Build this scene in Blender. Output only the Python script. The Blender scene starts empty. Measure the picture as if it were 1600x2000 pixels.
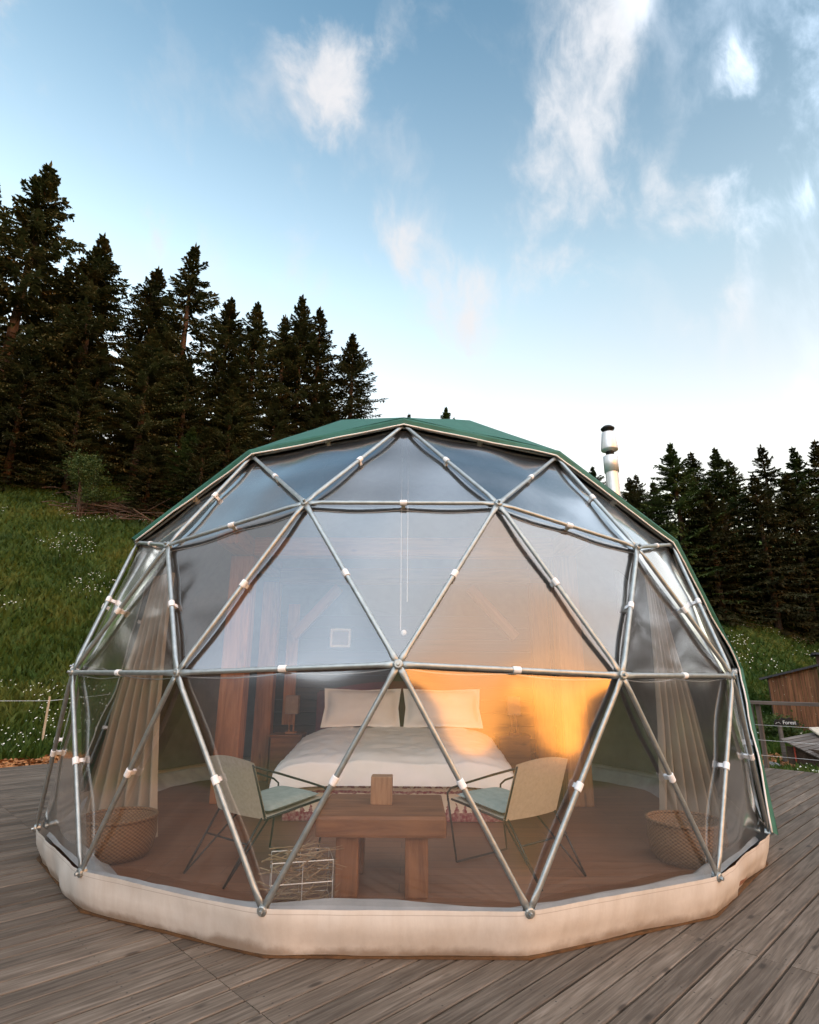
import bpy, bmesh, math, random
import numpy as np
from mathutils import Vector, Matrix, noise as mnoise

random.seed(7); rng = np.random.default_rng(11)
scene = bpy.context.scene
COL = scene.collection
rad = math.radians

# ------------------------------------------------------------------ camera
cam_d = bpy.data.cameras.new('camera'); cam = bpy.data.objects.new('camera', cam_d); COL.objects.link(cam)
cam_d.sensor_fit = 'HORIZONTAL'; cam_d.sensor_width = 36.0; cam_d.lens = 25.03
cam_d.clip_start = 0.05; cam_d.clip_end = 20000
_r = Vector((0.99998, 0.003928, 0.005104)); _u = Vector((-0.003834, -0.273741, 0.961796)); _f = Vector((-0.005175, 0.961795, 0.273721))
M = Matrix((( _r.x, _u.x, -_f.x, 0.0805), (_r.y, _u.y, -_f.y, -6.8927), (_r.z, _u.z, -_f.z, 1.4596), (0, 0, 0, 1)))
cam.matrix_world = M
scene.camera = cam

# ------------------------------------------------------------------ light
SUN_AZ = 40.0      # degrees from -Y (behind the camera) towards +X
SUN_EL = 0.8
SKY_STRENGTH = 0.15
sun_vec = Vector((math.sin(rad(SUN_AZ)) * math.cos(rad(SUN_EL)), -math.cos(rad(SUN_AZ)) * math.cos(rad(SUN_EL)), math.sin(rad(SUN_EL))))
sd = bpy.data.lights.new('sun', 'SUN'); sd.energy = 0.05; sd.angle = rad(60); sd.color = (1.0, 0.55, 0.26)
so = bpy.data.objects.new('sun', sd); COL.objects.link(so)
so.rotation_euler = sun_vec.to_track_quat('Z', 'Y').to_euler()

vs = scene.view_settings
vs.view_transform = 'Standard'; vs.look = 'None'; vs.gamma = 1.0; vs.use_curve_mapping = False
vs.exposure = 2.98
scene.cycles.use_denoising = True
scene.cycles.max_bounces = 8; scene.cycles.transparent_max_bounces = 24
scene.cycles.glossy_bounces = 4; scene.cycles.diffuse_bounces = 4
scene.cycles.caustics_reflective = False; scene.cycles.caustics_refractive = False
scene.cycles.sample_clamp_indirect = 6.0

world = bpy.data.worlds.new('World'); scene.world = world; world.use_nodes = True
wt = world.node_tree; wt.nodes.clear()


class NT:
    """tiny node-tree writer"""
    def __init__(self, tree): self.t = tree
    def n(self, kind, **kw):
        nd = self.t.nodes.new(kind)
        for k, v in kw.items():
            if k.startswith('i_'):
                key = k[2:]
                key = int(key) if key.isdigit() else key.replace('_', ' ')
                self.put(nd.inputs[key], v)
            else: setattr(nd, k, v)
        return nd
    def put(self, sock, v):
        if isinstance(v, bpy.types.NodeSocket): self.t.links.new(v, sock)
        elif isinstance(v, bpy.types.Node): self.t.links.new(v.outputs[0], sock)
        else: sock.default_value = v
    def math(self, op, a, b=0.0, c=0.0, clamp=False):
        nd = self.t.nodes.new('ShaderNodeMath'); nd.operation = op; nd.use_clamp = clamp
        self.put(nd.inputs[0], a); self.put(nd.inputs[1], b); self.put(nd.inputs[2], c)
        return nd.outputs[0]
    def vmath(self, op, a, b=(0, 0, 0)):
        nd = self.t.nodes.new('ShaderNodeVectorMath'); nd.operation = op
        self.put(nd.inputs[0], a)
        if op == 'SCALE': self.put(nd.inputs[3], b)
        else: self.put(nd.inputs[1], b)
        return nd.outputs['Value'] if op in ('DOT_PRODUCT', 'LENGTH') else nd.outputs[0]
    def noise(self, vec, scale=5.0, detail=4.0, rough=0.55, dist=0.0):
        nd = self.t.nodes.new('ShaderNodeTexNoise')
        if vec is not None: self.put(nd.inputs['Vector'], vec)
        nd.inputs['Scale'].default_value = scale; nd.inputs['Detail'].default_value = detail
        nd.inputs['Roughness'].default_value = rough; nd.inputs['Distortion'].default_value = dist
        return nd.outputs[0]
    def ramp(self, fac, stops):
        nd = self.t.nodes.new('ShaderNodeValToRGB'); self.put(nd.inputs[0], fac)
        els = nd.color_ramp.elements
        while len(els) < len(stops): els.new(0.5)
        for e, (p, c) in zip(els, stops):
            e.position = p; e.color = (*c, 1) if len(c) == 3 else c
        return nd.outputs[0]
    def mix(self, fac, a, b, blend='MIX'):
        nd = self.t.nodes.new('ShaderNodeMix'); nd.data_type = 'RGBA'; nd.blend_type = blend
        self.put(nd.inputs[0], fac); self.put(nd.inputs[6], a if not isinstance(a, tuple) else (*a[:3], 1)); self.put(nd.inputs[7], b if not isinstance(b, tuple) else (*b[:3], 1))
        return nd.outputs[2]
    def maprange(self, v, a, b, c=0.0, d=1.0, smooth=False):
        nd = self.t.nodes.new('ShaderNodeMapRange'); nd.interpolation_type = 'SMOOTHSTEP' if smooth else 'LINEAR'
        self.put(nd.inputs[0], v)
        for i, x in enumerate((a, b, c, d)): nd.inputs[1 + i].default_value = x
        return nd.outputs[0]
    def mapping(self, vec, scale=(1, 1, 1), rot=(0, 0, 0), loc=(0, 0, 0)):
        nd = self.t.nodes.new('ShaderNodeMapping'); self.put(nd.inputs[0], vec)
        nd.inputs['Scale'].default_value = scale; nd.inputs['Rotation'].default_value = rot; nd.inputs['Location'].default_value = loc
        return nd.outputs[0]


# the sky: Nishita air plus wisps of cloud laid out by direction
CLOUDS = [(-0.124, 0.569, 0.813, 0.083, 0.8), (-0.12, 0.628, 0.769, 0.062, 1), (-0.062, 0.579, 0.813, 0.063, 0.5), (0.209, 0.55, 0.809, 0.101, 0.5), (0.244, 0.533, 0.81, 0.04, 0.5), (0.193, 0.623, 0.758, 0.08, 0.65), (0.25, 0.642, 0.724, 0.11, 0.55), (0.19, 0.718, 0.67, 0.118, 0.8), (0.228, 0.763, 0.604, 0.073, 0.7), (0.036, 0.793, 0.608, 0.109, 1), (-0.031, 0.745, 0.666, 0.073, 0.8), (0.087, 0.818, 0.568, 0.093, 0.9), (0.383, 0.648, 0.658, 0.079, 0.8), (0.404, 0.531, 0.745, 0.051, 0.6), (0.443, 0.651, 0.617, 0.078, 0.7), (0.434, 0.706, 0.559, 0.06, 0.6), (0.426, 0.751, 0.504, 0.069, 0.5), (-0.375, 0.669, 0.642, 0.044, 1), (-0.381, 0.692, 0.613, 0.045, 0.9), (-0.487, 0.559, 0.671, 0.065, 0.7), (-0.465, 0.486, 0.74, 0.048, 0.6), (0.542, 0.748, 0.384, 0.052, 0.7), (0.438, 0.787, 0.434, 0.039, 0.7), (0.52, 0.599, 0.608, 0.033, 0.7)]


def build_sky():
    w = NT(wt)
    sky = w.n('ShaderNodeTexSky', sky_type='NISHITA', sun_disc=False, sun_elevation=rad(SUN_EL), sun_rotation=rad(180 - SUN_AZ),
              altitude=1300.0, air_density=1.0, dust_density=2.2, ozone_density=1.2)
    tc = w.n('ShaderNodeTexCoord'); d = tc.outputs['Generated']
    sx = w.n('ShaderNodeSeparateXYZ', i_0=d)
    z = w.math('MAXIMUM', sx.outputs[2], 0.0)
    den = w.math('ADD', z, 0.18)
    px = w.math('DIVIDE', sx.outputs[0], den); py = w.math('DIVIDE', sx.outputs[1], den)
    pv = w.n('ShaderNodeCombineXYZ', i_0=px, i_1=py, i_2=0.0).outputs[0]
    dm = w.mapping(d, scale=(1.0, 0.8, 0.62), rot=(0, rad(28), 0))
    warp = w.n('ShaderNodeTexNoise', i_Scale=3.5, i_Detail=4.0); w.put(warp.inputs['Vector'], dm)
    wv = w.vmath('ADD', dm, w.vmath('SCALE', w.vmath('SUBTRACT', warp.outputs[1], (0.5, 0.5, 0.5)), 0.16))
    fine = w.noise(w.mapping(wv, scale=(1.0, 1.0, 0.55)), 9.0, 11.0, 0.60)
    soft = w.noise(w.mapping(pv, scale=(1.5, 0.9, 1), rot=(0, 0, rad(-24))), 1.5, 4.0, 0.5)
    # patches seen in the photograph
    jit = w.vmath('ADD', d, w.vmath('SCALE', w.vmath('SUBTRACT', warp.outputs[1], (0.5, 0.5, 0.5)), 0.20))
    acc = None
    for (cx, cy, cz, r, s) in CLOUDS:
        dist = w.vmath('LENGTH', w.vmath('SUBTRACT', jit, (cx, cy, cz)))
        m = w.maprange(dist, r * 1.25, 0.0, 0.0, s, smooth=True)
        acc = m if acc is None else w.math('ADD', acc, m)
    acc = w.math('MINIMUM', acc, 1.0)
    # elsewhere the same kind of cloud, scattered
    gen = w.maprange(soft, 0.36, 0.62, 0.0, 0.95, smooth=True)
    inview = w.maprange(sx.outputs[1], 0.12, 0.42, 1.0, 0.24, smooth=True)
    cover = w.math('MAXIMUM', acc, w.math('MULTIPLY', gen, inview))
    rid = w.math('SUBTRACT', 1.0, w.math('ABSOLUTE', w.math('MULTIPLY', w.math('SUBTRACT', w.noise(w.mapping(wv, scale=(1.0, 1.0, 0.42), rot=(0, rad(12), 0)), 13.0, 9.0, 0.58), 0.5), 3.2)), clamp=True)
    fine = w.math('ADD', w.math('MULTIPLY', fine, 1.7), -0.35)
    body = w.maprange(w.math('ADD', fine, w.math('MULTIPLY', cover, 0.24)), 0.50, 1.00, 0.0, 1.0, smooth=True)
    tex = w.math('ADD', w.math('MULTIPLY', body, 0.62), w.math('MULTIPLY', w.math('MULTIPLY', rid, body), 0.42), clamp=True)
    cl = w.math('MULTIPLY', tex, w.maprange(cover, 0.0, 0.45, 0.22, 0.95, smooth=True))
    # a thin high veil over the half of the sky behind the viewer
    veil = w.math('MULTIPLY', w.maprange(sx.outputs[1], 0.46, 0.02, 0.0, 0.82, smooth=True), w.maprange(soft, 0.25, 0.7, 0.65, 1.15))
    sdot0 = w.vmath('DOT_PRODUCT', d, tuple(sun_vec))
    veil = w.math('MAXIMUM', veil, w.math('MULTIPLY', w.maprange(sdot0, 0.70, 0.97, 0.0, 0.95, smooth=True), w.maprange(fine, 0.25, 0.75, 0.72, 1.0)))
    cl = w.math('MAXIMUM', cl, veil, clamp=True)
    # cloud light: pale, brighter and warmer towards the sunset
    sdot = w.vmath('DOT_PRODUCT', d, tuple(sun_vec))
    warm = w.maprange(sdot, -0.70, 0.98, 0.0, 1.0)
    ccol = w.ramp(warm, [(0.0, (0.74, 0.72, 0.73)), (0.28, (0.82, 0.83, 0.86)), (0.40, (1.7, 2.0, 2.4)), (0.55, (2.25, 2.65, 3.1)), (0.80, (2.8, 2.75, 2.75)), (0.89, (2.9, 2.05, 1.5)), (0.945, (2.9, 1.5, 0.68)), (1.0, (3.6, 1.2, 0.16))])
    skyc = w.mix(1.0, sky.outputs[0], w.ramp(z, [(0.05, (1.6, 1.35, 1.22)), (0.36, (2.45, 1.78, 1.46)), (0.60, (1.85, 1.70, 1.50)), (0.92, (0.52, 0.84, 0.98))]), 'MULTIPLY')
    col = w.mix(cl, skyc, ccol)
    bg = w.n('ShaderNodeBackground', i_Color=col, i_Strength=SKY_STRENGTH)
    out = w.n('ShaderNodeOutputWorld'); w.put(out.inputs[0], bg.outputs[0])


build_sky()

# ------------------------------------------------------------------ helpers
def tag(o, label=None, cat=None, group=None, kind=None):
    if label: o['label'] = label
    if cat: o['category'] = cat
    if group: o['group'] = group
    if kind: o['kind'] = kind
    return o


def empty(name, loc=(0, 0, 0), rz=0.0, label=None, cat=None, group=None):
    o = bpy.data.objects.new(name, None); COL.objects.link(o)
    o.location = loc; o.rotation_euler = (0, 0, rz); o.empty_display_size = 0.1
    return tag(o, label, cat, group)


def mesh_obj(name, verts, faces, mat=None, parent=None, smooth=False, loc=None):
    me = bpy.data.meshes.new(name); me.from_pydata([tuple(v) for v in verts], [], [tuple(f) for f in faces]); me.update()
    if mat: me.materials.append(mat)
    if smooth: me.polygons.foreach_set('use_smooth', [True] * len(me.polygons))
    o = bpy.data.objects.new(name, me); COL.objects.link(o)
    if parent: o.parent = parent
    if loc: o.location = loc
    return o


def link_copy(src, name=None, parent=None):
    c = src.copy(); COL.objects.link(c)
    if name: c.name = name
    c.parent = parent
    return c


class MB:
    """collects shapes for one mesh"""
    def __init__(self): self.v = []; self.f = []
    def add(self, vs, fs):
        b = len(self.v); self.v += [Vector(q) for q in vs]; self.f += [tuple(i + b for i in q) for q in fs]; return self
    def box(self, c, s, rot=None, ch=0.0):
        bm = bmesh.new(); bmesh.ops.create_cube(bm, size=1.0)
        for q in bm.verts: q.co = Vector((q.co.x * s[0], q.co.y * s[1], q.co.z * s[2]))
        if ch: bmesh.ops.bevel(bm, geom=bm.edges[:], offset=ch, segments=2, affect='EDGES', profile=0.6)
        m = Matrix.Translation(c)
        if rot is not None: m = m @ (rot.to_4x4() if not isinstance(rot, tuple) else Matrix.Rotation(rot[2], 4, 'Z') @ Matrix.Rotation(rot[1], 4, 'Y') @ Matrix.Rotation(rot[0], 4, 'X'))
        bm.verts.index_update(); self.add([m @ q.co for q in bm.verts], [[x.index for x in fc.verts] for fc in bm.faces]); bm.free(); return self
    def tube(self, pts, r, n=8, closed=False, caps=True):
        pts = [Vector(q) for q in pts]; N = len(pts); rr = r if isinstance(r, (list, tuple)) else [r] * N
        vs = []; fs = []; ref = None
        for i in range(N):
            if closed: t = pts[(i + 1) % N] - pts[i - 1]
            else: t = pts[min(i + 1, N - 1)] - pts[max(i - 1, 0)]
            t.normalize()
            if ref is None:
                ref = t.cross(Vector((0, 0, 1)));
                if ref.length < 0.05: ref = t.cross(Vector((1, 0, 0)))
            ref = (ref - t * ref.dot(t)).normalized(); b = t.cross(ref)
            for k in range(n):
                a = 2 * math.pi * k / n; vs.append(pts[i] + (ref * math.cos(a) + b * math.sin(a)) * rr[i])
        for i in range(N if closed else N - 1):
            j = (i + 1) % N
            for k in range(n): fs.append((i * n + k, i * n + (k + 1) % n, j * n + (k + 1) % n, j * n + k))
        if caps and not closed: fs.append(tuple(range(n - 1, -1, -1))); fs.append(tuple((N - 1) * n + k for k in range(n)))
        return self.add(vs, fs)
    def lathe(self, prof, n=24, c=(0, 0, 0)):
        vs = []; fs = []; c = Vector(c)
        for (r, z) in prof:
            for k in range(n): a = 2 * math.pi * k / n; vs.append(c + Vector((r * math.cos(a), r * math.sin(a), z)))
        for i in range(len(prof) - 1):
            for k in range(n): fs.append((i * n + k, i * n + (k + 1) % n, (i + 1) * n + (k + 1) % n, (i + 1) * n + k))
        return self.add(vs, fs)
    def grid(self, fn, nu, nv):
        vs = [fn(i / nu, j / nv) for j in range(nv + 1) for i in range(nu + 1)]
        fs = [(j * (nu + 1) + i, j * (nu + 1) + i + 1, (j + 1) * (nu + 1) + i + 1, (j + 1) * (nu + 1) + i) for j in range(nv) for i in range(nu)]
        return self.add(vs, fs)
    def build(self, name, mat, parent=None, smooth=False): return mesh_obj(name, self.v, self.f, mat, parent, smooth)


def np_mesh(name, verts, tris, mat, parent=None, smooth=False):
    """fast mesh from arrays; faces all with the same vertex count"""
    verts = np.asarray(verts, np.float32); tris = np.asarray(tris, np.int32); k = tris.shape[1]
    me = bpy.data.meshes.new(name); me.vertices.add(len(verts)); me.vertices.foreach_set('co', verts.ravel())
    me.loops.add(tris.size); me.loops.foreach_set('vertex_index', tris.ravel())
    me.polygons.add(len(tris)); me.polygons.foreach_set('loop_start', np.arange(0, tris.size, k, dtype=np.int32))
    me.update(calc_edges=True); me.materials.append(mat)
    if smooth: me.polygons.foreach_set('use_smooth', np.ones(len(tris), bool))
    o = bpy.data.objects.new(name, me); COL.objects.link(o)
    if parent: o.parent = parent
    return o


# ------------------------------------------------------------------ materials
def new_mat(name):
    m = bpy.data.materials.new(name); m.use_nodes = True; m.node_tree.nodes.clear()
    w = NT(m.node_tree); out = w.n('ShaderNodeOutputMaterial')
    return m, w, out


def principled(w, out, color, rough=0.6, bump=None, metal=0.0, spec=0.5, bump_d=0.01, trans=None):
    b = w.n('ShaderNodeBsdfPrincipled')
    w.put(b.inputs['Base Color'], color if not isinstance(color, tuple) else (*color[:3], 1)); w.put(b.inputs['Roughness'], rough)
    b.inputs['Metallic'].default_value = metal; b.inputs['Specular IOR Level'].default_value = spec
    if bump is not None:
        bn = w.n('ShaderNodeBump', i_Strength=0.6, i_Distance=bump_d); w.put(bn.inputs['Height'], bump); w.put(b.inputs['Normal'], bn.outputs[0])
    if trans:
        t = w.n('ShaderNodeBsdfTranslucent'); w.put(t.inputs[0], color if not isinstance(color, tuple) else (*color[:3], 1))
        mx = w.n('ShaderNodeMixShader', i_0=trans); w.put(mx.inputs[1], b.outputs[0]); w.put(mx.inputs[2], t.outputs[0]); w.put(out.inputs[0], mx.outputs[0])
    else: w.put(out.inputs[0], b.outputs[0])
    return b


def simple(name, c1, c2, scale=6.0, rough=0.6, metal=0.0, bump_d=0.004, spec=0.4, stretch=(1, 1, 1), trans=None, detail=6.0):
    m, w, out = new_mat(name)
    v = w.mapping(w.n('ShaderNodeTexCoord').outputs['Object'], scale=stretch)
    n = w.noise(v, scale, detail, 0.6)
    principled(w, out, w.mix(w.maprange(n, 0.3, 0.7), c1, c2), rough, n, metal, spec, bump_d, trans)
    return m


def wood(name, dark, mid, light, grain=(1.2, 22, 22), rough=0.65, bump_d=0.003, knots=0.0, rnd=0.25, screws=False):
    """grain along local X"""
    m, w, out = new_mat(name)
    oi = w.n('ShaderNodeObjectInfo'); tc = w.n('ShaderNodeTexCoord').outputs['Object']
    off = w.math('MULTIPLY', oi.outputs['Random'], 37.0)
    v0 = w.vmath('ADD', tc, w.n('ShaderNodeCombineXYZ', i_0=off, i_1=off, i_2=0.0).outputs[0])
    g = w.noise(w.mapping(v0, scale=grain), 1.0, 7.0, 0.65, 0.4)
    big = w.noise(w.mapping(v0, scale=(0.9, 3.0, 3.0)), 1.0, 4.0, 0.6)
    col = w.ramp(g, [(0.28, dark), (0.5, mid), (0.74, light)])
    col = w.mix(w.maprange(big, 0.35, 0.7, 0.0, 0.55), col, dark)
    if knots:
        vo = w.n('ShaderNodeTexVoronoi', i_Scale=1.0); w.put(vo.inputs['Vector'], w.mapping(v0, scale=(2.6, 7.0, 7.0)))
        k = w.maprange(vo.outputs['Distance'], 0.05, 0.16, knots, 0.0, smooth=True)
        col = w.mix(k, col, tuple(c * 0.35 for c in dark))
    if screws:
        sx_ = w.n('ShaderNodeSeparateXYZ', i_0=tc)
        fx = w.math('MULTIPLY', w.math('SUBTRACT', w.math('FRACT', w.math('DIVIDE', sx_.outputs[0], 0.55)), 0.5), 0.55)
        fy = w.math('SUBTRACT', w.math('ABSOLUTE', sx_.outputs[1]), 0.038)
        dd = w.math('SQRT', w.math('ADD', w.math('MULTIPLY', fx, fx), w.math('MULTIPLY', fy, fy)))
        col = w.mix(w.maprange(dd, 0.0035, 0.006, 0.85, 0.0), col, (0.018, 0.015, 0.013))
    val = w.maprange(oi.outputs['Random'], 0.0, 1.0, 1.0 - rnd, 1.0 + rnd)
    col = w.mix(1.0, col, w.n('ShaderNodeCombineXYZ', i_0=val, i_1=val, i_2=val).outputs[0], 'MULTIPLY')
    principled(w, out, col, rough, g, 0.0, 0.35, bump_d)
    return m


MAT = {}
MAT['deck'] = wood('weathered_deck_wood', (0.048, 0.034, 0.024), (0.135, 0.104, 0.078), (0.25, 0.20, 0.158), grain=(2.4, 52, 52), rough=0.72, bump_d=0.003, knots=0.75, rnd=0.26, screws=True)
MAT['grey_wood'] = wood('grey_rail_wood', (0.07, 0.055, 0.045), (0.15, 0.12, 0.10), (0.24, 0.2, 0.17), rough=0.75)
MAT['beam'] = wood('old_timber', (0.12, 0.046, 0.018), (0.37, 0.16, 0.066), (0.54, 0.27, 0.13), grain=(1.5, 14, 14), rough=0.6, knots=0.5, rnd=0.12)
MAT['table'] = wood('rustic_table_wood', (0.085, 0.032, 0.014), (0.21, 0.088, 0.036), (0.31, 0.145, 0.062), grain=(2.0, 16, 16), rough=0.5, knots=0.8, rnd=0.1)
MAT['pale_wood'] = wood('pale_block_wood', (0.26, 0.13, 0.06), (0.40, 0.22, 0.11), (0.5, 0.3, 0.16), grain=(4, 60, 60), rough=0.5)
MAT['dark_plank'] = wood('dark_wall_plank', (0.015, 0.008, 0.006), (0.04, 0.02, 0.014), (0.075, 0.04, 0.026), rough=0.7)
MAT['shed'] = wood('sunburnt_shed_plank', (0.06, 0.026, 0.012), (0.21, 0.088, 0.038), (0.36, 0.175, 0.085), grain=(0.8, 18, 18), rough=0.75, rnd=0.3)
MAT['shed_dark'] = wood('dark_shed_plank', (0.03, 0.018, 0.012), (0.08, 0.05, 0.035), (0.15, 0.1, 0.07), grain=(0.8, 18, 18), rough=0.8, rnd=0.3)
MAT['floor'] = None
MAT['steel'] = simple('galvanised_steel', (0.28, 0.31, 0.31), (0.40, 0.43, 0.42), 22, 0.42, 0.7, 0.0006)
MAT['black_steel'] = simple('black_steel', (0.012, 0.012, 0.013), (0.03, 0.03, 0.03), 30, 0.4, 0.3, 0.0004)
MAT['clip'] = simple('white_plastic_clip', (0.76, 0.76, 0.76), (0.86, 0.86, 0.86), 30, 0.4, 0, 0.0005)
MAT['skirt'] = simple('cream_pvc_skirt', (0.47, 0.41, 0.355), (0.60, 0.55, 0.49), 3.5, 0.5, 0, 0.004, detail=8)
MAT['hemfilm'] = simple('white_ground_flap', (0.36, 0.36, 0.36), (0.52, 0.52, 0.51), 5, 0.45, 0, 0.006)
MAT['green'] = simple('green_canvas_cover', (0.012, 0.085, 0.055), (0.022, 0.12, 0.08), 9, 0.6, 0, 0.003)
MAT['piping'] = simple('white_piping', (0.72, 0.68, 0.62), (0.85, 0.82, 0.78), 12, 0.5)
MAT['lining'] = simple('grey_cover_lining', (0.10, 0.095, 0.09), (0.15, 0.14, 0.13), 6, 0.7)
MAT['plinth'] = simple('brown_plinth_board', (0.05, 0.025, 0.010), (0.14, 0.07, 0.026), 9, 0.7)
MAT['linen'] = simple('white_bed_linen', (0.84, 0.83, 0.82), (0.91, 0.90, 0.89), 5, 0.85, 0, 0.004)
MAT['maroon'] = simple('maroon_upholstery', (0.10, 0.018, 0.022), (0.16, 0.035, 0.04), 9, 0.85)
MAT['curtain'] = simple('beige_curtain_linen', (0.30, 0.245, 0.185), (0.42, 0.35, 0.27), 4, 0.85, 0, 0.003, stretch=(1, 1, 0.3), trans=0.25)
MAT['canvas'] = simple('sand_canvas', (0.50, 0.43, 0.33), (0.62, 0.54, 0.43), 40, 0.85, 0, 0.001)
MAT['seagreen'] = simple('sea_green_cushion', (0.27, 0.33, 0.31), (0.38, 0.44, 0.41), 14, 0.85)
MAT['wicker'] = None
MAT['lampshade'] = simple('taupe_lamp_shade', (0.20, 0.14, 0.11), (0.28, 0.20, 0.16), 12, 0.8)
MAT['pipe'] = simple('brushed_stove_pipe', (0.66, 0.65, 0.63), (0.80, 0.79, 0.77), 14, 0.42, 0.55, 0.0006)
MAT['pipe_black'] = simple('sooty_pipe_metal', (0.01, 0.01, 0.01), (0.03, 0.028, 0.026), 14, 0.5, 0.4)
MAT['cord'] = simple('white_cord', (0.7, 0.7, 0.7), (0.8, 0.8, 0.8), 20, 0.6)
MAT['olive'] = simple('olive_shade_metal', (0.014, 0.013, 0.008), (0.03, 0.027, 0.016), 12, 0.6, 0.1)
MAT['twig'] = simple('dry_twig', (0.17, 0.11, 0.06), (0.34, 0.25, 0.15), 20, 0.8)
MAT['wire'] = simple('thin_white_wire', (0.6, 0.58, 0.55), (0.75, 0.73, 0.7), 20, 0.4, 0.5)
MAT['bark'] = simple('conifer_bark', (0.045, 0.028, 0.018), (0.12, 0.075, 0.05), 5, 0.9, 0, 0.02, stretch=(4, 4, 0.7))
MAT['stake'] = simple('pale_fence_stake', (0.40, 0.31, 0.2), (0.55, 0.45, 0.32), 10, 0.8)
MAT['sign'] = simple('black_sign_board', (0.008, 0.008, 0.009), (0.018, 0.018, 0.018), 12, 0.5)
MAT['white_paint'] = simple('white_paint', (0.75, 0.75, 0.73), (0.82, 0.82, 0.8), 12, 0.6)
MAT['red'] = simple('red_stake_paint', (0.30, 0.03, 0.015), (0.42, 0.06, 0.03), 12, 0.5)
MAT['roof'] = simple('dark_roofing_felt', (0.03, 0.03, 0.033), (0.06, 0.06, 0.065), 8, 0.85)
MAT['stone'] = simple('grey_stone', (0.10, 0.095, 0.09), (0.22, 0.21, 0.2), 5, 0.9, 0, 0.02)
MAT['mount'] = simple('far_mountain_forest', (0.035, 0.045, 0.05), (0.07, 0.08, 0.085), 0.004, 0.95, 0, 0.0)
MAT['petal'] = simple('white_petals', (0.62, 0.62, 0.50), (0.75, 0.75, 0.66), 3, 0.8)
MAT['chips'] = simple('orange_bark_chips', (0.16, 0.06, 0.02), (0.46, 0.21, 0.075), 9, 0.85)


def leaf_mat(name, c1, c2, c3, scale=0.9, trans=0.25):
    m, w, out = new_mat(name)
    oi = w.n('ShaderNodeObjectInfo'); g = w.n('ShaderNodeNewGeometry')
    n = w.noise(g.outputs['Position'], scale, 5.0, 0.6)
    col = w.ramp(n, [(0.32, c1), (0.52, c2), (0.70, c3)])
    val = w.maprange(oi.outputs['Random'], 0, 1, 0.75, 1.25)
    col = w.mix(1.0, col, w.n('ShaderNodeCombineXYZ', i_0=val, i_1=val, i_2=val).outputs[0], 'MULTIPLY')
    principled(w, out, col, 0.7, None, 0, 0.25, trans=trans)
    return m


MAT['spruce'] = leaf_mat('spruce_needles', (0.024, 0.030, 0.010), (0.054, 0.054, 0.017), (0.12, 0.084, 0.027))
MAT['spruce_fresh'] = leaf_mat('fresh_spruce_needles', (0.026, 0.044, 0.012), (0.055, 0.080, 0.020), (0.10, 0.11, 0.03))
MAT['leaf'] = leaf_mat('broad_leaves', (0.035, 0.062, 0.014), (0.065, 0.10, 0.024), (0.10, 0.13, 0.035), 2.0)
MAT['grass'] = leaf_mat('meadow_grass', (0.026, 0.056, 0.009), (0.055, 0.096, 0.014), (0.125, 0.145, 0.03), 0.45)


def mat_ground():
    m, w, out = new_mat('meadow_soil')
    p_ = w.n('ShaderNodeNewGeometry').outputs['Position']
    n = w.noise(p_, 0.6, 8.0, 0.65); n2 = w.noise(p_, 9.0, 6.0, 0.7)
    col = w.ramp(n, [(0.3, (0.028, 0.052, 0.010)), (0.55, (0.05, 0.085, 0.016)), (0.75, (0.085, 0.105, 0.03))])
    col = w.mix(w.maprange(n2, 0.45, 0.75, 0, 0.6), col, (0.03, 0.032, 0.012))
    principled(w, out, col, 0.95, n2, 0, 0.1, 0.05)
    return m


def mat_floor():
    m, w, out = new_mat('laminate_floor')
    v = w.n('ShaderNodeTexCoord').outputs['Object']
    br = w.n('ShaderNodeTexBrick', i_Scale=1.0); br.offset = 0.37
    w.put(br.inputs['Vector'], v)
    br.inputs['Color1'].default_value = (0.25, 0.11, 0.056, 1); br.inputs['Color2'].default_value = (0.20, 0.09, 0.05, 1); br.inputs['Mortar'].default_value = (0.03, 0.014, 0.01, 1)
    br.inputs['Mortar Size'].default_value = 0.0025; br.inputs['Brick Width'].default_value = 1.3; br.inputs['Row Height'].default_value = 0.17
    g = w.noise(w.mapping(v, scale=(1.5, 26, 1)), 1.0, 7.0, 0.65, 0.05)
    col = w.mix(w.maprange(g, 0.3, 0.7, 0.0, 0.65), br.outputs[0], (0.11, 0.048, 0.026))
    principled(w, out, col, 0.42, None, 0, 0.4)
    return m


def mat_wicker():
    m, w, out = new_mat('woven_wicker')
    tc = w.n('ShaderNodeTexCoord').outputs['Object']
    s = w.n('ShaderNodeSeparateXYZ', i_0=tc)
    ang = w.math('ARCTAN2', s.outputs[1], s.outputs[0])
    a = w.math('SINE', w.math('MULTIPLY', ang, 48.0)); b = w.math('SINE', w.math('MULTIPLY', s.outputs[2], 240.0))
    h = w.math('MULTIPLY', a, b); n = w.noise(tc, 18, 4)
    col = w.mix(w.maprange(h, -1, 1), (0.07, 0.034, 0.015), (0.25, 0.135, 0.06))
    col = w.mix(w.maprange(n, 0.4, 0.7, 0, 0.5), col, (0.2, 0.1, 0.045))
    principled(w, out, col, 0.75, h, 0, 0.3, 0.006)
    return m


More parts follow.
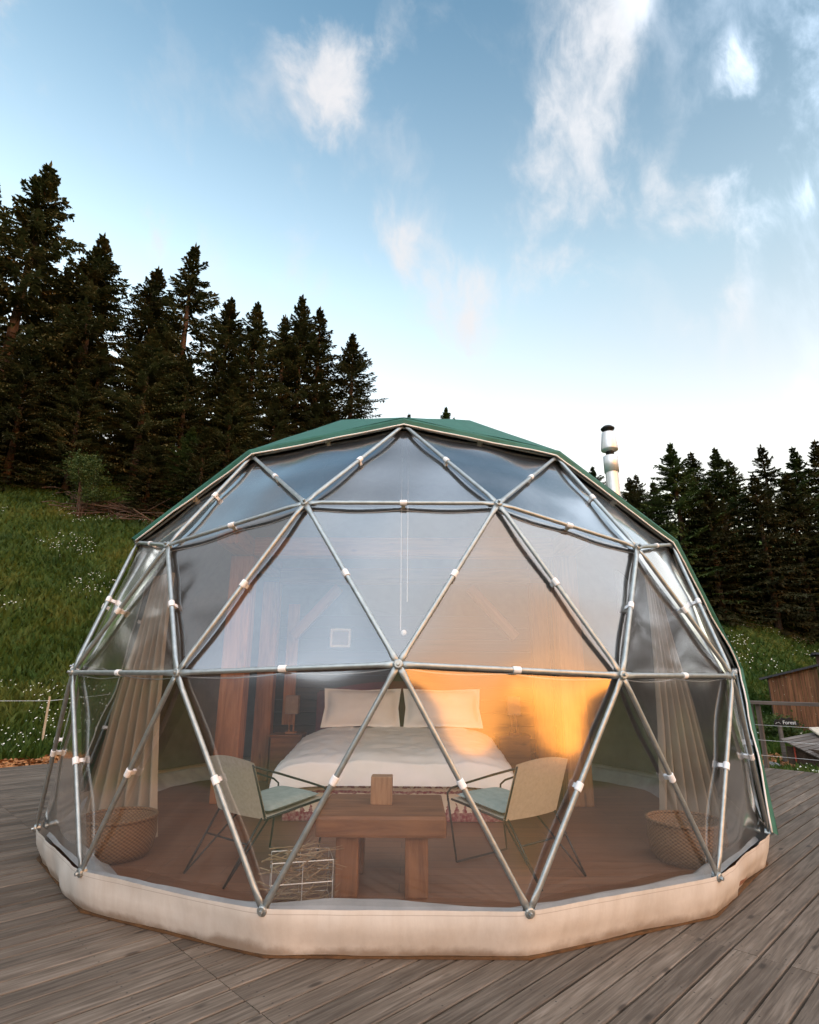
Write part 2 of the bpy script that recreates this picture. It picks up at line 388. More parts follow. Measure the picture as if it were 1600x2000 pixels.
def mat_film():
    """clear PVC sheet: see-through, with a mirror-like sheen that grows towards grazing angles"""
    m, w, out = new_mat('clear_pvc_film')
    ge = w.n('ShaderNodeNewGeometry')      # same sheen from either side of the sheet
    c = w.math('ABSOLUTE', w.vmath('DOT_PRODUCT', ge.outputs['Incoming'], ge.outputs['Normal']), clamp=True)
    f = w.math('ADD', 0.046, w.math('MULTIPLY', w.math('POWER', w.math('SUBTRACT', 1.0, c), 5.0), 0.954))
    r2 = w.math('DIVIDE', w.math('MULTIPLY', f, 2.0), w.math('ADD', f, 1.0))
    r2 = w.math('ADD', w.math('MULTIPLY', r2, 1.75), 0.035, clamp=True)
    tc = w.n('ShaderNodeTexCoord').outputs['Object']
    bn = w.n('ShaderNodeBump', i_Strength=0.05, i_Distance=0.004); w.put(bn.inputs['Height'], w.noise(w.mapping(tc, scale=(1, 1, 2.5)), 5.0, 3.0, 0.5))
    g1 = w.n('ShaderNodeBsdfGlossy', i_Roughness=0.10); g1.inputs[0].default_value = (1, 1, 1, 1); w.put(g1.inputs['Normal'], bn.outputs[0])
    g2 = w.n('ShaderNodeBsdfGlossy', i_Roughness=0.32); g2.inputs[0].default_value = (1, 1, 1, 1)
    gl = w.n('ShaderNodeMixShader', i_0=0.16); w.put(gl.inputs[1], g1.outputs[0]); w.put(gl.inputs[2], g2.outputs[0])
    tr = w.n('ShaderNodeBsdfTransparent'); tr.inputs[0].default_value = (0.94, 0.95, 0.95, 1)
    df = w.n('ShaderNodeBsdfDiffuse'); df.inputs[0].default_value = (0.8, 0.82, 0.84, 1)
    mx0 = w.n('ShaderNodeMixShader', i_0=0.010); w.put(mx0.inputs[1], tr.outputs[0]); w.put(mx0.inputs[2], df.outputs[0])
    mx = w.n('ShaderNodeMixShader'); w.put(mx.inputs[0], r2); w.put(mx.inputs[1], mx0.outputs[0]); w.put(mx.inputs[2], gl.outputs[0])
    w.put(out.inputs[0], mx.outputs[0])
    return m


def mat_toile():
    """cream cloth printed with rows of red fir trees"""
    m, w, out = new_mat('toile_print_cloth')
    tc = w.n('ShaderNodeTexCoord').outputs['Object']
    nz = w.n('ShaderNodeTexNoise', i_Scale=22.0, i_Detail=3.0); w.put(nz.inputs['Vector'], tc)
    j = w.vmath('ADD', tc, w.vmath('SCALE', w.vmath('SUBTRACT', nz.outputs[1], (0.5, 0.5, 0.5)), 0.035))
    s = w.n('ShaderNodeSeparateXYZ', i_0=j)
    def trees(period, z0, z1, shift):
        u = w.math('ABSOLUTE', w.math('SUBTRACT', w.math('FRACT', w.math('ADD', w.math('DIVIDE', s.outputs[0], period), shift)), 0.5))
        v = w.maprange(s.outputs[2], z0, z1, 0.0, 1.0)
        saw = w.math('MULTIPLY', w.math('FRACT', w.math('MULTIPLY', v, 4.0)), 0.10)
        lim = w.math('SUBTRACT', w.math('SUBTRACT', 0.40, w.math('MULTIPLY', v, 0.36)), saw)
        inside = w.math('LESS_THAN', u, lim)
        band = w.math('MULTIPLY', w.math('GREATER_THAN', s.outputs[2], z0), w.math('LESS_THAN', s.outputs[2], z1))
        return w.math('MULTIPLY', inside, band)
    t = w.math('MAXIMUM', trees(0.085, 0.07, 0.185, 0.1), trees(0.11, 0.305, 0.40, 0.35))
    t = w.math('MAXIMUM', t, w.math('MULTIPLY', w.math('GREATER_THAN', s.outputs[2], 0.255), w.math('LESS_THAN', s.outputs[2], 0.28)))
    t = w.math('MAXIMUM', t, w.math('LESS_THAN', s.outputs[2], 0.085))
    br = w.maprange(w.noise(tc, 30, 3), 0.3, 0.6, 0.55, 1.0)
    col = w.mix(w.math('MULTIPLY', t, br), (0.66, 0.58, 0.47), (0.20, 0.025, 0.045))
    principled(w, out, col, 0.85, None, 0, 0.2)
    return m


def mat_skirt():
    m, w, out = new_mat('cream_pvc_skirt')
    tc = w.n('ShaderNodeTexCoord').outputs['Object']; s = w.n('ShaderNodeSeparateXYZ', i_0=tc)
    n = w.noise(tc, 2.6, 8.0, 0.65); st = w.noise(w.mapping(tc, scale=(16, 16, 1.6)), 1.0, 6.0, 0.65)
    col = w.mix(w.maprange(n, 0.3, 0.7), (0.56, 0.53, 0.475), (0.69, 0.665, 0.61))
    drt = w.math('MULTIPLY', w.maprange(st, 0.42, 0.72, 0.0, 1.0), 0.22)
    col = w.mix(drt, col, (0.36, 0.29, 0.22))
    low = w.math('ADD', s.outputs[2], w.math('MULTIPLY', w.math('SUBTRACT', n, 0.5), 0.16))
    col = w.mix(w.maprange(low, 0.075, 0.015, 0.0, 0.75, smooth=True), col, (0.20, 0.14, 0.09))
    seam = w.math('LESS_THAN', w.math('ABSOLUTE', w.math('SUBTRACT', s.outputs[2], 0.222)), 0.0016)
    col = w.mix(w.math('MULTIPLY', seam, 0.55), col, (0.25, 0.2, 0.16))
    principled(w, out, col, 0.5, w.math('ADD', w.math('MULTIPLY', st, 0.4), n), 0.0, 0.4, 0.006)
    return m


MAT['skirt'] = mat_skirt()
MAT['ground'] = mat_ground(); MAT['floor'] = mat_floor(); MAT['wicker'] = mat_wicker(); MAT['film'] = mat_film(); MAT['toile'] = mat_toile()

# ------------------------------------------------------------------ terrain
def sp_(v): return np.log1p(np.exp(-np.abs(v))) + np.maximum(v, 0)
def sstep(a, b, x): t = np.clip((x - a) / (b - a), 0, 1); return t * t * (3 - 2 * t)
def ground_h(x, y):
    x = np.asarray(x, float); y = np.asarray(y, float)
    d1 = (-x + y - 9.35) / math.sqrt(2)
    h = 0.06 * sp_(d1 - 2) + 0.6 * sp_(y - 0.35 * x - 10.5)
    h = -6.0 * np.log(np.exp(-h / 6.0) + math.exp(-24 / 6.0))         # levels off
    h = h - 0.35 - 0.38 * sstep(1.0, 8.0, x) + 0.29 * sstep(0.0, 0.45, d1) * sstep(1, -2, x)
    fall = sp_((-y - 13.0)) * 0.22
    h = h - 70 * (1 - np.exp(-fall / 70))
    und = 0.16 * np.sin(0.55 * x + 1.3) * np.sin(0.43 * y + .4) + 0.1 * np.sin(1.3 * x - .7 * y)
    return h + und * sstep(9.6, 13.0, np.abs(x) + np.abs(y))


def build_ground():
    t = np.linspace(-1, 1, 221); c = 14 * np.sinh(t * 5.6) / np.sinh(1.0) ; c = c * (3200 / c[-1]) * 1.0
    # dense near the middle
    X, Y = np.meshgrid(c, c); Zg = ground_h(X, Y)
    n = len(c); V = np.stack([X.ravel(), Y.ravel(), Zg.ravel()], 1)
    i, j = np.meshgrid(np.arange(n - 1), np.arange(n - 1)); a = (j * n + i).ravel()
    F = np.stack([a, a + 1, a + n + 1, a + n], 1)
    o = np_mesh('ground', V, F, MAT['ground'], smooth=True); tag(o, kind='structure')


build_ground()


def build_mountains():
    # the range across the valley, behind the camera
    def fn(u, v):
        az = rad(-125 + 250 * u); r = 2600 + 500 * v
        rid = 0.5 + 0.5 * mnoise.fractal(Vector((u * 9, 3.3, 0)), 1.0, 2.0, 5)
        dip = 1 - 0.30 * math.exp(-((math.degrees(az) - 42) / 24) ** 2) + 1.6 * float(sstep(5, -35, math.degrees(az)))
        top = (150 + 80 * rid) * dip
        z = -90 + (top + 90) * v ** 0.8
        return Vector((math.sin(az) * r, -math.cos(az) * r, z))
    o = MB().grid(fn, 240, 8).build('mountain_range', MAT['mount'], smooth=True); tag(o, kind='structure')


build_mountains()

# ------------------------------------------------------------------ deck
A = rad(44.5); DU = Vector((math.cos(A), math.sin(A), 0)); DV = Vector((-math.sin(A), math.cos(A), 0))
def build_deck():
    root = empty('deck'); tag(root, kind='structure')
    pitch = 0.1385; gap = 0.012; wd = pitch - gap; th = 0.034
    hidden = MB()
    k0 = int((-6.6 + 3.293) / pitch) - 1
    cnt = 0
    for k in range(-24, 72):
        v = -3.293 + (k + 0.5) * pitch
        if abs(v) > 6.55: continue
        joints = [-0.89, 3.1, -4.9] if v < -2.9 else [-3.11, 0.9, 4.9]
        cuts = sorted([-6.6, 6.6] + joints)
        for a, b in zip(cuts[:-1], cuts[1:]):
            ln = b - a - 0.004; c = DU * ((a + b) / 2) + DV * v
            ends = [DU * (a + (b - a) * t) + DV * v for t in (0, .25, .5, .75, 1)]
            if all(e.length < 3.2 for e in ends): continue
            vis = any((e.y > -5.4 and abs(e.x - 0.08) < (e.y + 6.9) * 0.80 + 0.5 and not (e.y > 0.5 and abs(e.x) < 3.9)) for e in ends)
            hx, hy = ln / 2, wd / 2; ch = 0.004
            prof = [(-hy, -th), (hy, -th), (hy, -ch), (hy - ch, 0), (-hy + ch, 0), (-hy, -ch)]
            vs = [(-hx, p[0], p[1]) for p in prof] + [(hx, p[0], p[1]) for p in prof]
            fs = [(i, (i + 1) % 6, 6 + (i + 1) % 6, 6 + i) for i in range(6)] + [(5, 4, 3, 2, 1, 0), (6, 7, 8, 9, 10, 11)]
            dz = random.uniform(-0.0015, 0.0015)
            if vis and cnt < 298:
                o = mesh_obj('deck_board', vs, fs, MAT['deck'], root); o.location = c + Vector((0, 0, dz)); o.rotation_euler = (rad(random.uniform(-.25, .25)), 0, A + rad(random.uniform(-.03, .03)))
                cnt += 1
            else:
                m = Matrix.Translation(c) @ Matrix.Rotation(A, 4, 'Z'); hidden.add([m @ Vector(q) for q in vs], fs)
    h = hidden.build('deck_boards_beyond', MAT['deck'], root); tag(h, kind='stuff')
    fr = MB()
    for s in (-1, 1):
        fr.box(DU * 0 + DV * (s * 6.63) + Vector((0, 0, -0.14)), (13.3, 0.045, 0.2), (0, 0, A))
        fr.box(DU * (s * 6.64) + Vector((0, 0, -0.14)), (0.045, 13.2, 0.2), (0, 0, A))
    for u in np.arange(-6, 6.1, 1.0): fr.box(DU * float(u) + Vector((0, 0, -0.085)), (0.07, 13.1, 0.09), (0, 0, A))
    fr.build('deck_joists', MAT['grey_wood'], root)


build_deck()

# ------------------------------------------------------------------ geodesic dome
R = 3.5; CZ = 0.858
def dome_geometry():
    lat = math.atan(.5); V = [Vector((0, 0, 1))]
    for k in range(5): a = rad(36 + 72 * k); V.append(Vector((math.cos(lat) * math.sin(a), -math.cos(lat) * math.cos(a), math.sin(lat))))
    for k in range(5): a = rad(72 * k); V.append(Vector((math.cos(lat) * math.sin(a), -math.cos(lat) * math.cos(a), -math.sin(lat))))
    V.append(Vector((0, 0, -1)))
    N = {}; T = set()
    def add(v):
        v = v.normalized(); key = (round(v.x, 2), round(v.y, 2), round(v.z, 2)); key = tuple(0.0 if abs(q) < .005 else q for q in key)
        N.setdefault(key, v); return key
    for i in range(12):
        for j in range(i + 1, 12):
            for k in range(j + 1, 12):
                if all(abs((V[a] - V[b]).length - 1.0515) < .01 for a, b in ((i, j), (j, k), (i, k))):
                    g = {(a, b): add(V[i] * (3 - a - b) + V[j] * a + V[k] * b) for a in range(4) for b in range(4 - a)}
                    for a in range(3):
                        for b in range(3 - a):
                            T.add(tuple(sorted((g[a, b], g[a + 1, b], g[a, b + 1]))))
                            if a + b < 2: T.add(tuple(sorted((g[a + 1, b], g[a, b + 1], g[a + 1, b + 1]))))
    P = {}
    for k, v in N.items():
        if v.z < -0.25: continue
        if v.z < 0:
            a = round(math.degrees(math.atan2(v.x, -v.y)) / 12) * 12; z = -0.178; h = math.sqrt(1 - z * z)
            v = Vector((h * math.sin(rad(a)), -h * math.cos(rad(a)), z))
        P[k] = v
    T = sorted(t for t in T if all(q in P for q in t))
    return P, T


DP, DT = dome_geometry()
def azd(v): return math.degrees(math.atan2(v.x, -v.y))
def is_film(t):
    vs = [DP[k] for k in t]; c = sum(vs, Vector()) / 3; a = azd(c)
    az = sorted(azd(v) for v in vs); zs = [v.z for v in vs]
    # left lower corner stays clear a little farther round
    if any(abs(azd(v) + 72) < 2 and 0.1 < v.z < 0.3 for v in vs): return True
    lim = None
    for v in vs:
        av = abs(azd(v)) if v.z < 0.98 else 0
        if v.z < 0: ok = av < 61
        elif v.z < 0.3: ok = av < 73
        elif v.z < 0.6: ok = av < 60
        elif v.z < 0.85: ok = av < 37
        else: ok = False
        if not ok: return False
    return True


def D(v, s=1.0): return Vector((v.x * R * s, v.y * R * s, CZ + v.z * R * s))
dome = empty('geodesic_dome', (0, 0, 0), 0, 'geodesic tent with clear panels and a green canvas back on the wooden deck', 'tent')


def build_dome():
    film_t = [t for t in DT if is_film(t)]; cover_t = [t for t in DT if not is_film(t)]
    edges = {}
    for t in DT:
        for a, b in ((0, 1), (1, 2), (0, 2)):
            e = (t[a], t[b]); edges.setdefault(e, []).append(t)
    film_edges = set()
    for t in film_t:
        for a, b in ((0, 1), (1, 2), (0, 2)): film_edges.add((t[a], t[b]))
    # struts: tubes with flattened ends
    for e, ts in edges.items():
        a, b = D(DP[e[0]]), D(DP[e[1]])
        if a.z < 0.3 and b.z < 0.3: continue            # base ring lies behind the skirt
        rad_dir = ((a + b) / 2 - Vector((0, 0, CZ))).normalized(); t = (b - a).normalized(); s = t.cross(rad_dir).normalized(); rd = s.cross(t)
        L = (b - a).length; prof = [(0.012, 0.020, 0.006), (0.06, 0.021, 0.008), (0.12, 0.0163, 0.0163), (L - 0.12, 0.0163, 0.0163), (L - 0.06, 0.021, 0.008), (L - 0.012, 0.020, 0.006)]
        n = 10; vs = []; fs = []
        for (d, w_, h_) in prof:
            for k in range(n): an = 2 * math.pi * k / n; vs.append(a + t * d + s * (math.cos(an) * w_) + rd * (math.sin(an) * h_))
        for i in range(len(prof) - 1):
            for k in range(n): fs.append((i * n + k, i * n + (k + 1) % n, (i + 1) * n + (k + 1) % n, (i + 1) * n + k))
        fs += [tuple(range(n - 1, -1, -1)), tuple(5 * n + k for k in range(n))]
        o = mesh_obj('strut', vs, fs, MAT['steel'], dome, True)
        if e in film_edges:
            m = (a + b) / 2 + t * random.uniform(-.02, .02); mb = MB(); w2 = 0.025
            mb.tube([m - t * w2, m - t * (w2 - .004), m + t * (w2 - .004), m + t * w2], [0.0205, 0.022, 0.022, 0.0205], 14)
            mb.box(m - rd * 0.028, (0.028, 0.02, 0.04), Matrix((t, s, rd)).transposed())
            c = mb.build('clip', MAT['clip'], o, False)
    # hubs
    for k, v in DP.items():
        p = D(v); nrm = v.normalized(); mb = MB()
        mb.tube([p - nrm * 0.03, p + nrm * 0.012, p + nrm * 0.016], [0.028, 0.028, 0.022], 12)
        mb.tube([p + nrm * 0.014, p + nrm * 0.034], 0.011, 6)
        mb.build('hub', MAT['steel'], dome)
    cov_edges = {}
    for t in cover_t:
        for a, b in ((0, 1), (1, 2), (0, 2)): cov_edges[(t[a], t[b])] = 1
    # clear panels, hung inside the frame and pinned at hubs and clips
    for t in film_t:
        A_, B_, C_ = [D(DP[k]) for k in t]
        nr = (B_ - A_).cross(C_ - A_).normalized()
        cen = (A_ + B_ + C_) / 3
        if nr.dot(cen - Vector((0, 0, CZ))) < 0: nr = -nr
        mids = [(A_ + B_) / 2, (B_ + C_) / 2, (A_ + C_) / 2]; pins = [A_, B_, C_] + mids
        bsegs = [(D(DP[t[a]]), D(DP[t[b]])) for a, b in ((0, 1), (1, 2), (0, 2)) if (t[a], t[b]) in cov_edges]
        n = 30; idx = {}; vs = []; fs = []
        for i in range(n + 1):
            for j in range(n + 1 - i):
                p = (A_ * (n - i - j) + B_ * i + C_ * j) / n
                pin = 0.0
                for q in pins: pin += math.exp(-((p - q).length / 0.24) ** 2)
                pin = min(1.0, pin)
                l = ((n - i - j) / n, i / n, j / n); core = 27 * l[0] * l[1] * l[2]
                rdir = (p - Vector((0, 0, CZ))).normalized()
                w1 = mnoise.noise(p * 1.3) * 0.005 + mnoise.noise(p * 3.1 + Vector((5, 1, 2))) * 0.0007
                ins = 0.040 + 0.012 * (1 - pin) - (0.022 if cen.z < 1.0 else 0.009) * core
                for ea, eb in bsegs:
                    ab = eb - ea; tt = max(0, min(1, (p - ea).dot(ab) / ab.length_squared)); ins -= 0.018 * math.exp(-(((p - ea - ab * tt).length) / 0.16) ** 2)
                q = p - rdir * ins + rdir * w1 * min(1.0, core * 1.5 + 0.15)
                idx[i, j] = len(vs); vs.append(q)
        for i in range(n):
            for j in range(n - i):
                f = (idx[i, j], idx[i + 1, j], idx[i, j + 1]); fs.append(f)
                if i + j < n - 1: fs.append((idx[i + 1, j], idx[i + 1, j + 1], idx[i, j + 1]))
        mesh_obj('film_panel', vs, fs, MAT['film'], dome, True)
    # welded seams: a pale line in the film just under the level struts
    for e in film_edges:
        va, vb = DP[e[0]], DP[e[1]]
        if va.z < 0.1 or abs(va.z - vb.z) > 0.09 or max(va.z, vb.z) > 0.6: continue
        a, b = D(va, 0.983), D(vb, 0.983); pts = []
        for i in range(25):
            f = i / 24; q = a.lerp(b, f); sag = 0.012 + 0.020 * abs(math.sin(2 * math.pi * f)) + 0.004 * mnoise.noise(q * 5)
            pts.append(q - Vector((0, 0, sag)))
        MB().tube(pts, 0.0035, 5).build('seam', MAT['hemfilm'], dome, True)
    # canvas cover over the back
    co = 1.018
    vid = {}; vs = []; fs = []
    edge_keys = {k for t in film_t for k in t}
    def sub(t, n=6):
        A_, B_, C_ = [D(DP[k], 1.019 if k in edge_keys else 1.023) for k in t]; g = {}
        for i in range(n + 1):
            for j in range(n + 1 - i):
                p = (A_ * (n - i - j) + B_ * i + C_ * j) / n
                key = (round(p.x, 3), round(p.y, 3), round(p.z, 3))
                if key not in vid:
                    d_ = (p - Vector((0, 0, CZ))).normalized(); vid[key] = len(vs); vs.append(p + d_ * (mnoise.noise(p * 1.7) * 0.012))
                g[i, j] = vid[key]
        for i in range(n):
            for j in range(n - i):
                fs.append((g[i, j], g[i + 1, j], g[i, j + 1]))
                if i + j < n - 1: fs.append((g[i + 1, j], g[i + 1, j + 1], g[i, j + 1]))
    for t in cover_t: sub(t)
    cover = mesh_obj('cover', vs, fs, MAT['green'], dome)
    bm = bmesh.new(); bm.from_mesh(cover.data); bmesh.ops.recalc_face_normals(bm, faces=bm.faces); bm.to_mesh(cover.data); bm.free()
    # inner lining, a few centimetres inside
    lv = [Vector((0, 0, CZ)) + (v - Vector((0, 0, CZ))) * 0.965 for v in vs]
    mesh_obj('lining', lv, fs, MAT['lining'], cover)
    # front edge of the cover: hem closing down to the struts, with white piping
    border = {}
    for t in cover_t:
        for a, b in ((0, 1), (1, 2), (0, 2)):
            e = (t[a], t[b]); border[e] = border.get(e, 0) + 1
    be = [e for e, c in border.items() if c == 1 and not (DP[e[0]].z < 0 and DP[e[1]].z < 0)]
    nb = {}
    for a, b in be: nb.setdefault(a, []).append(b); nb.setdefault(b, []).append(a)
    start = [k for k, v in nb.items() if len(v) == 1 and DP[k].x > 0][0]
    path = [start]; prev = None
    while True:
        nx = [q for q in nb[path[-1]] if q != prev]
        if not nx: break
        prev = path[-1]; path.append(nx[0])
    pts = []
    for a, b in zip(path[:-1], path[1:]):
        for i in range(12): pts.append(DP[a].lerp(DP[b], i / 12))
    pts.append(DP[path[-1]].copy())
    hv = []; hf = []; pipe = []
    for i, q in enumerate(pts):
        dn = 1 - (q.z + .2) / 1.0
        wav = mnoise.noise(Vector((i * 0.33, 2.2, 0))) * 0.006 * (1 + 1.2 * max(0, dn))
        s1 = 1.010; s2 = 1.0062 + wav * 0.6
        tv = Vector((0, -1.0, 0.25)) - q; n_ = q.normalized(); tv = (tv - n_ * tv.dot(n_)).normalized()
        p1 = D(q, 1.019); pm = D(q, 1.0165) + tv * 0.026; p2 = D(q, 1.0066 + wav * .6) + tv * (0.062 + wav * 3)
        hv += [p1, pm, p2]; pipe.append(p2)
        if i: b = 3 * i; hf += [(b - 3, b, b + 1, b - 2), (b - 2, b + 1, b + 2, b - 1)]
    hem = mesh_obj('hem', hv, hf, MAT['green'], cover)
    MB().tube(pipe, 0.008, 6).build('piping', MAT['piping'], cover, True)
    # skirt round the base, with a rumpled lower edge
    ns = 15 * 24; zt = 0.245
    def ring(i):
        seg = i / 24.0; k = math.floor(seg); f = seg - k
        fs_ = f + 0.0
        a0, a1 = rad(12 + 24 * k), rad(12 + 24 * (k + 1)); r0 = R * math.cos(math.asin(0.178))
        p0 = Vector((r0 * math.sin(a0), -r0 * math.cos(a0), 0)); p1 = Vector((r0 * math.sin(a1), -r0 * math.cos(a1), 0))
        return p0.lerp(p1, fs_)
    sv = []; sf = []; nz = 7
    for i in range(ns):
        # soften the corners by averaging
        p = (ring(i - 2) + ring(i - 1) + ring(i) * 2 + ring(i + 1) + ring(i + 2)) / 6; n_ = p.normalized()
        am = abs(azd(p)); loose = 0.55 + 1.4 * sstep(30, 50, am)
        for j in range(nz + 1):
            v = j / nz
            fold = mnoise.noise(Vector((i * 0.19, v * .5, 1.0))) * 0.020 * loose * (0.35 + v) + mnoise.noise(Vector((i * 0.47 + v * 1.5, v * .9, 5.0))) * 0.005 * (0.4 + loose) + mnoise.noise(Vector((i * 0.05, v * 2, 7.0))) * 0.012
            zb = 0.014 + 0.010 * mnoise.noise(Vector((i * 0.11, 0, 4))) * loose
            ztop = zt + 0.008 * mnoise.noise(Vector((i * 0.09, 3, 4)))
            sv.append(p + n_ * (0.020 - 0.066 * v + 0.012 * math.sin(v * math.pi) + fold) + Vector((0, 0, ztop * (1 - v) + zb * v)))
    for i in range(ns):
        i2 = (i + 1) % ns
        for j in range(nz): sf.append((i * (nz + 1) + j, i2 * (nz + 1) + j, i2 * (nz + 1) + j + 1, i * (nz + 1) + j + 1))
    mesh_obj('skirt', sv, sf, MAT['skirt'], dome, True)
    # loose white flap of the ground sheet lying inside the skirt
    gv = []; gf = []
    for i in range(ns):
        p = ring(i); n_ = p.normalized()
        wv = 0.5 + 0.5 * mnoise.noise(Vector((i * 0.045, 8, 1)))
        hump = 0.02 + 0.05 * max(0, mnoise.noise(Vector((i * 0.06, 1, 9))))
        for j in range(6):
            v = j / 5; r_ = -0.078 - v * (0.12 + 0.24 * wv)
            z = (0.17 + (0.03 + 0.06 * wv * wv + hump * .6) * math.sin(min(1, v / 0.32) * math.pi / 2)) * (1 - max(0, v - .3) / .7) ** 1.2 + 0.07 * max(0, v - .3) / .7 + 0.012 * mnoise.noise(Vector((i * 0.2, v * 2, 3)))
            gv.append(p + n_ * r_ + Vector((0, 0, z)))
    for i in range(ns):
        i2 = (i + 1) % ns
        for j in range(5): gf.append((i * 6 + j, i2 * 6 + j, i2 * 6 + j + 1, i * 6 + j + 1))
    mesh_obj('ground_flap', gv, gf, MAT['hemfilm'], dome, True)
    # brown plinth board peeping out under the skirt
    pv = []; pf = []
    for i in range(ns):
        p = ring(i); n_ = p.normalized()
        for (dr, z) in ((-0.2, 0.002), (-0.036, 0.002), (-0.036, 0.013), (-0.2, 0.013)): pv.append(p + n_ * (dr + (0.003 * mnoise.noise(p * 6) if dr > -.1 else 0)) + Vector((0, 0, z)))
    for i in range(ns):
        i2 = (i + 1) % ns
        for j in range(4): pf.append((i * 4 + j, i2 * 4 + j, i2 * 4 + (j + 1) % 4, i * 4 + (j + 1) % 4))
    mesh_obj('plinth', pv, pf, MAT['plinth'], dome)


build_dome()

fl = MB().lathe([(0.0, 0.06), (3.32, 0.06), (3.32, 0.03)], 60).build('floor', MAT['floor']); tag(fl, kind='structure')

# ------------------------------------------------------------------ stove pipe
def build_pipe():
    x, y = 2.82, 0.5
    t = empty('stove_pipe', (x, y, 2.58), 0, 'silver stove pipe with a black cap rising behind the green canvas', 'chimney')
    MB().tube([(0, 0, -0.35), (0, 0, 1.62)], 0.085, 24).build('pipe', MAT['pipe'], t, False)
    MB().lathe([(0.085, 1.56), (0.098, 1.562), (0.098, 1.79), (0.085, 1.80)], 28).build('collar', MAT['pipe'], t, True)
    MB().tube([(0, 0, 1.79), (0, 0, 1.93)], 0.055, 20).build('flue', MAT['pipe_black'], t, True)
    MB().lathe([(0.06, 1.86), (0.112, 1.885), (0.116, 1.90), (0.088, 2.14), (0.082, 2.15), (0.05, 2.15)], 32).build('cowl', MAT['pipe'], t, True)
    MB().lathe([(0.0, 1.865), (0.106, 1.884)], 32).build('cowl_underside', MAT['pipe_black'], t, True)
    MB().lathe([(0.07, 2.14), (0.075, 2.19), (0.092, 2.20), (0.094, 2.215), (0.06, 2.245), (0.0, 2.25)], 32).build('cap', MAT['pipe_black'], t, True)


build_pipe()

# ------------------------------------------------------------------ interior
FZ = 0.06
def timber(name, c, s, root, along='z', mat='beam', ch=0.018):
    """a beam as one mesh; local X runs along the grain"""
    ln = {'x': s[0], 'y': s[1], 'z': s[2]}[along]
    if along == 'x': dims, rot = (s[0], s[1], s[2]), (0, 0, 0)
    elif along == 'y': dims, rot = (s[1], s[0], s[2]), (0, 0, math.pi / 2)
    else: dims, rot = (s[2], s[1], s[0]), (0, math.pi / 2, 0)
    o = MB().box((0, 0, 0), dims, None, ch).build(name, MAT[mat], root); o.location = c; o.rotation_euler = rot
    for v in o.data.vertices: v.co += Vector(mnoise.noise_vector(v.co * 2.3 + Vector(c))) * 0.006
    return o


def build_frame():
    t = empty('timber_frame', (0, 0, FZ), 0, 'heavy old timber post and beam frame standing round the bed', 'timber frame')
    for s, x in ((-1, -2.02), (1, 1.96)):
        timber('post', (x, 0.15, 1.40), (0.28, 0.26, 2.80), t)
        timber('post', (x * 0.985, 1.55, 1.35), (0.24, 0.2, 2.7), t)
        timber('beam', (x, 0.55, 2.92), (0.24, 2.3, 0.22), t, 'y')
        # knee brace
        b = MB().box((0, 0, 0), (0.95, 0.13, 0.14), None, 0.012).build('brace', MAT['beam'], t)
        b.location = (x - s * 0.72, 1.42, 2.26); b.rotation_euler = (0, rad(48) * s, 0)
    timber('beam', (-0.03, 0.15, 2.925), (3.72, 0.22, 0.235), t, 'x')
    timber('beam', (-0.03, 1.55, 2.80), (3.70, 0.2, 0.22), t, 'x')
    w = empty('plank_wall', (0, 1.78, FZ), 0, 'dark plank partition wall behind the bed head', 'wall')
    for i in range(13):
        z = 0.09 + i * 0.172; hw = 2.15
        o = MB().box((0, 0, 0), (2 * hw, 0.035, 0.166), None, 0.004).build('plank', MAT['dark_plank'], w); o.location = (0, random.uniform(-.004, .004), z)
    # loose plank standing beside the left posts
    o = MB().box((0, 0, 0), (1.7, 0.03, 0.17), None, 0.006).build('standing_board', MAT['beam'], t); o.location = (-1.68, 1.70, 1.55); o.rotation_euler = (0, math.pi / 2, 0)


build_frame()


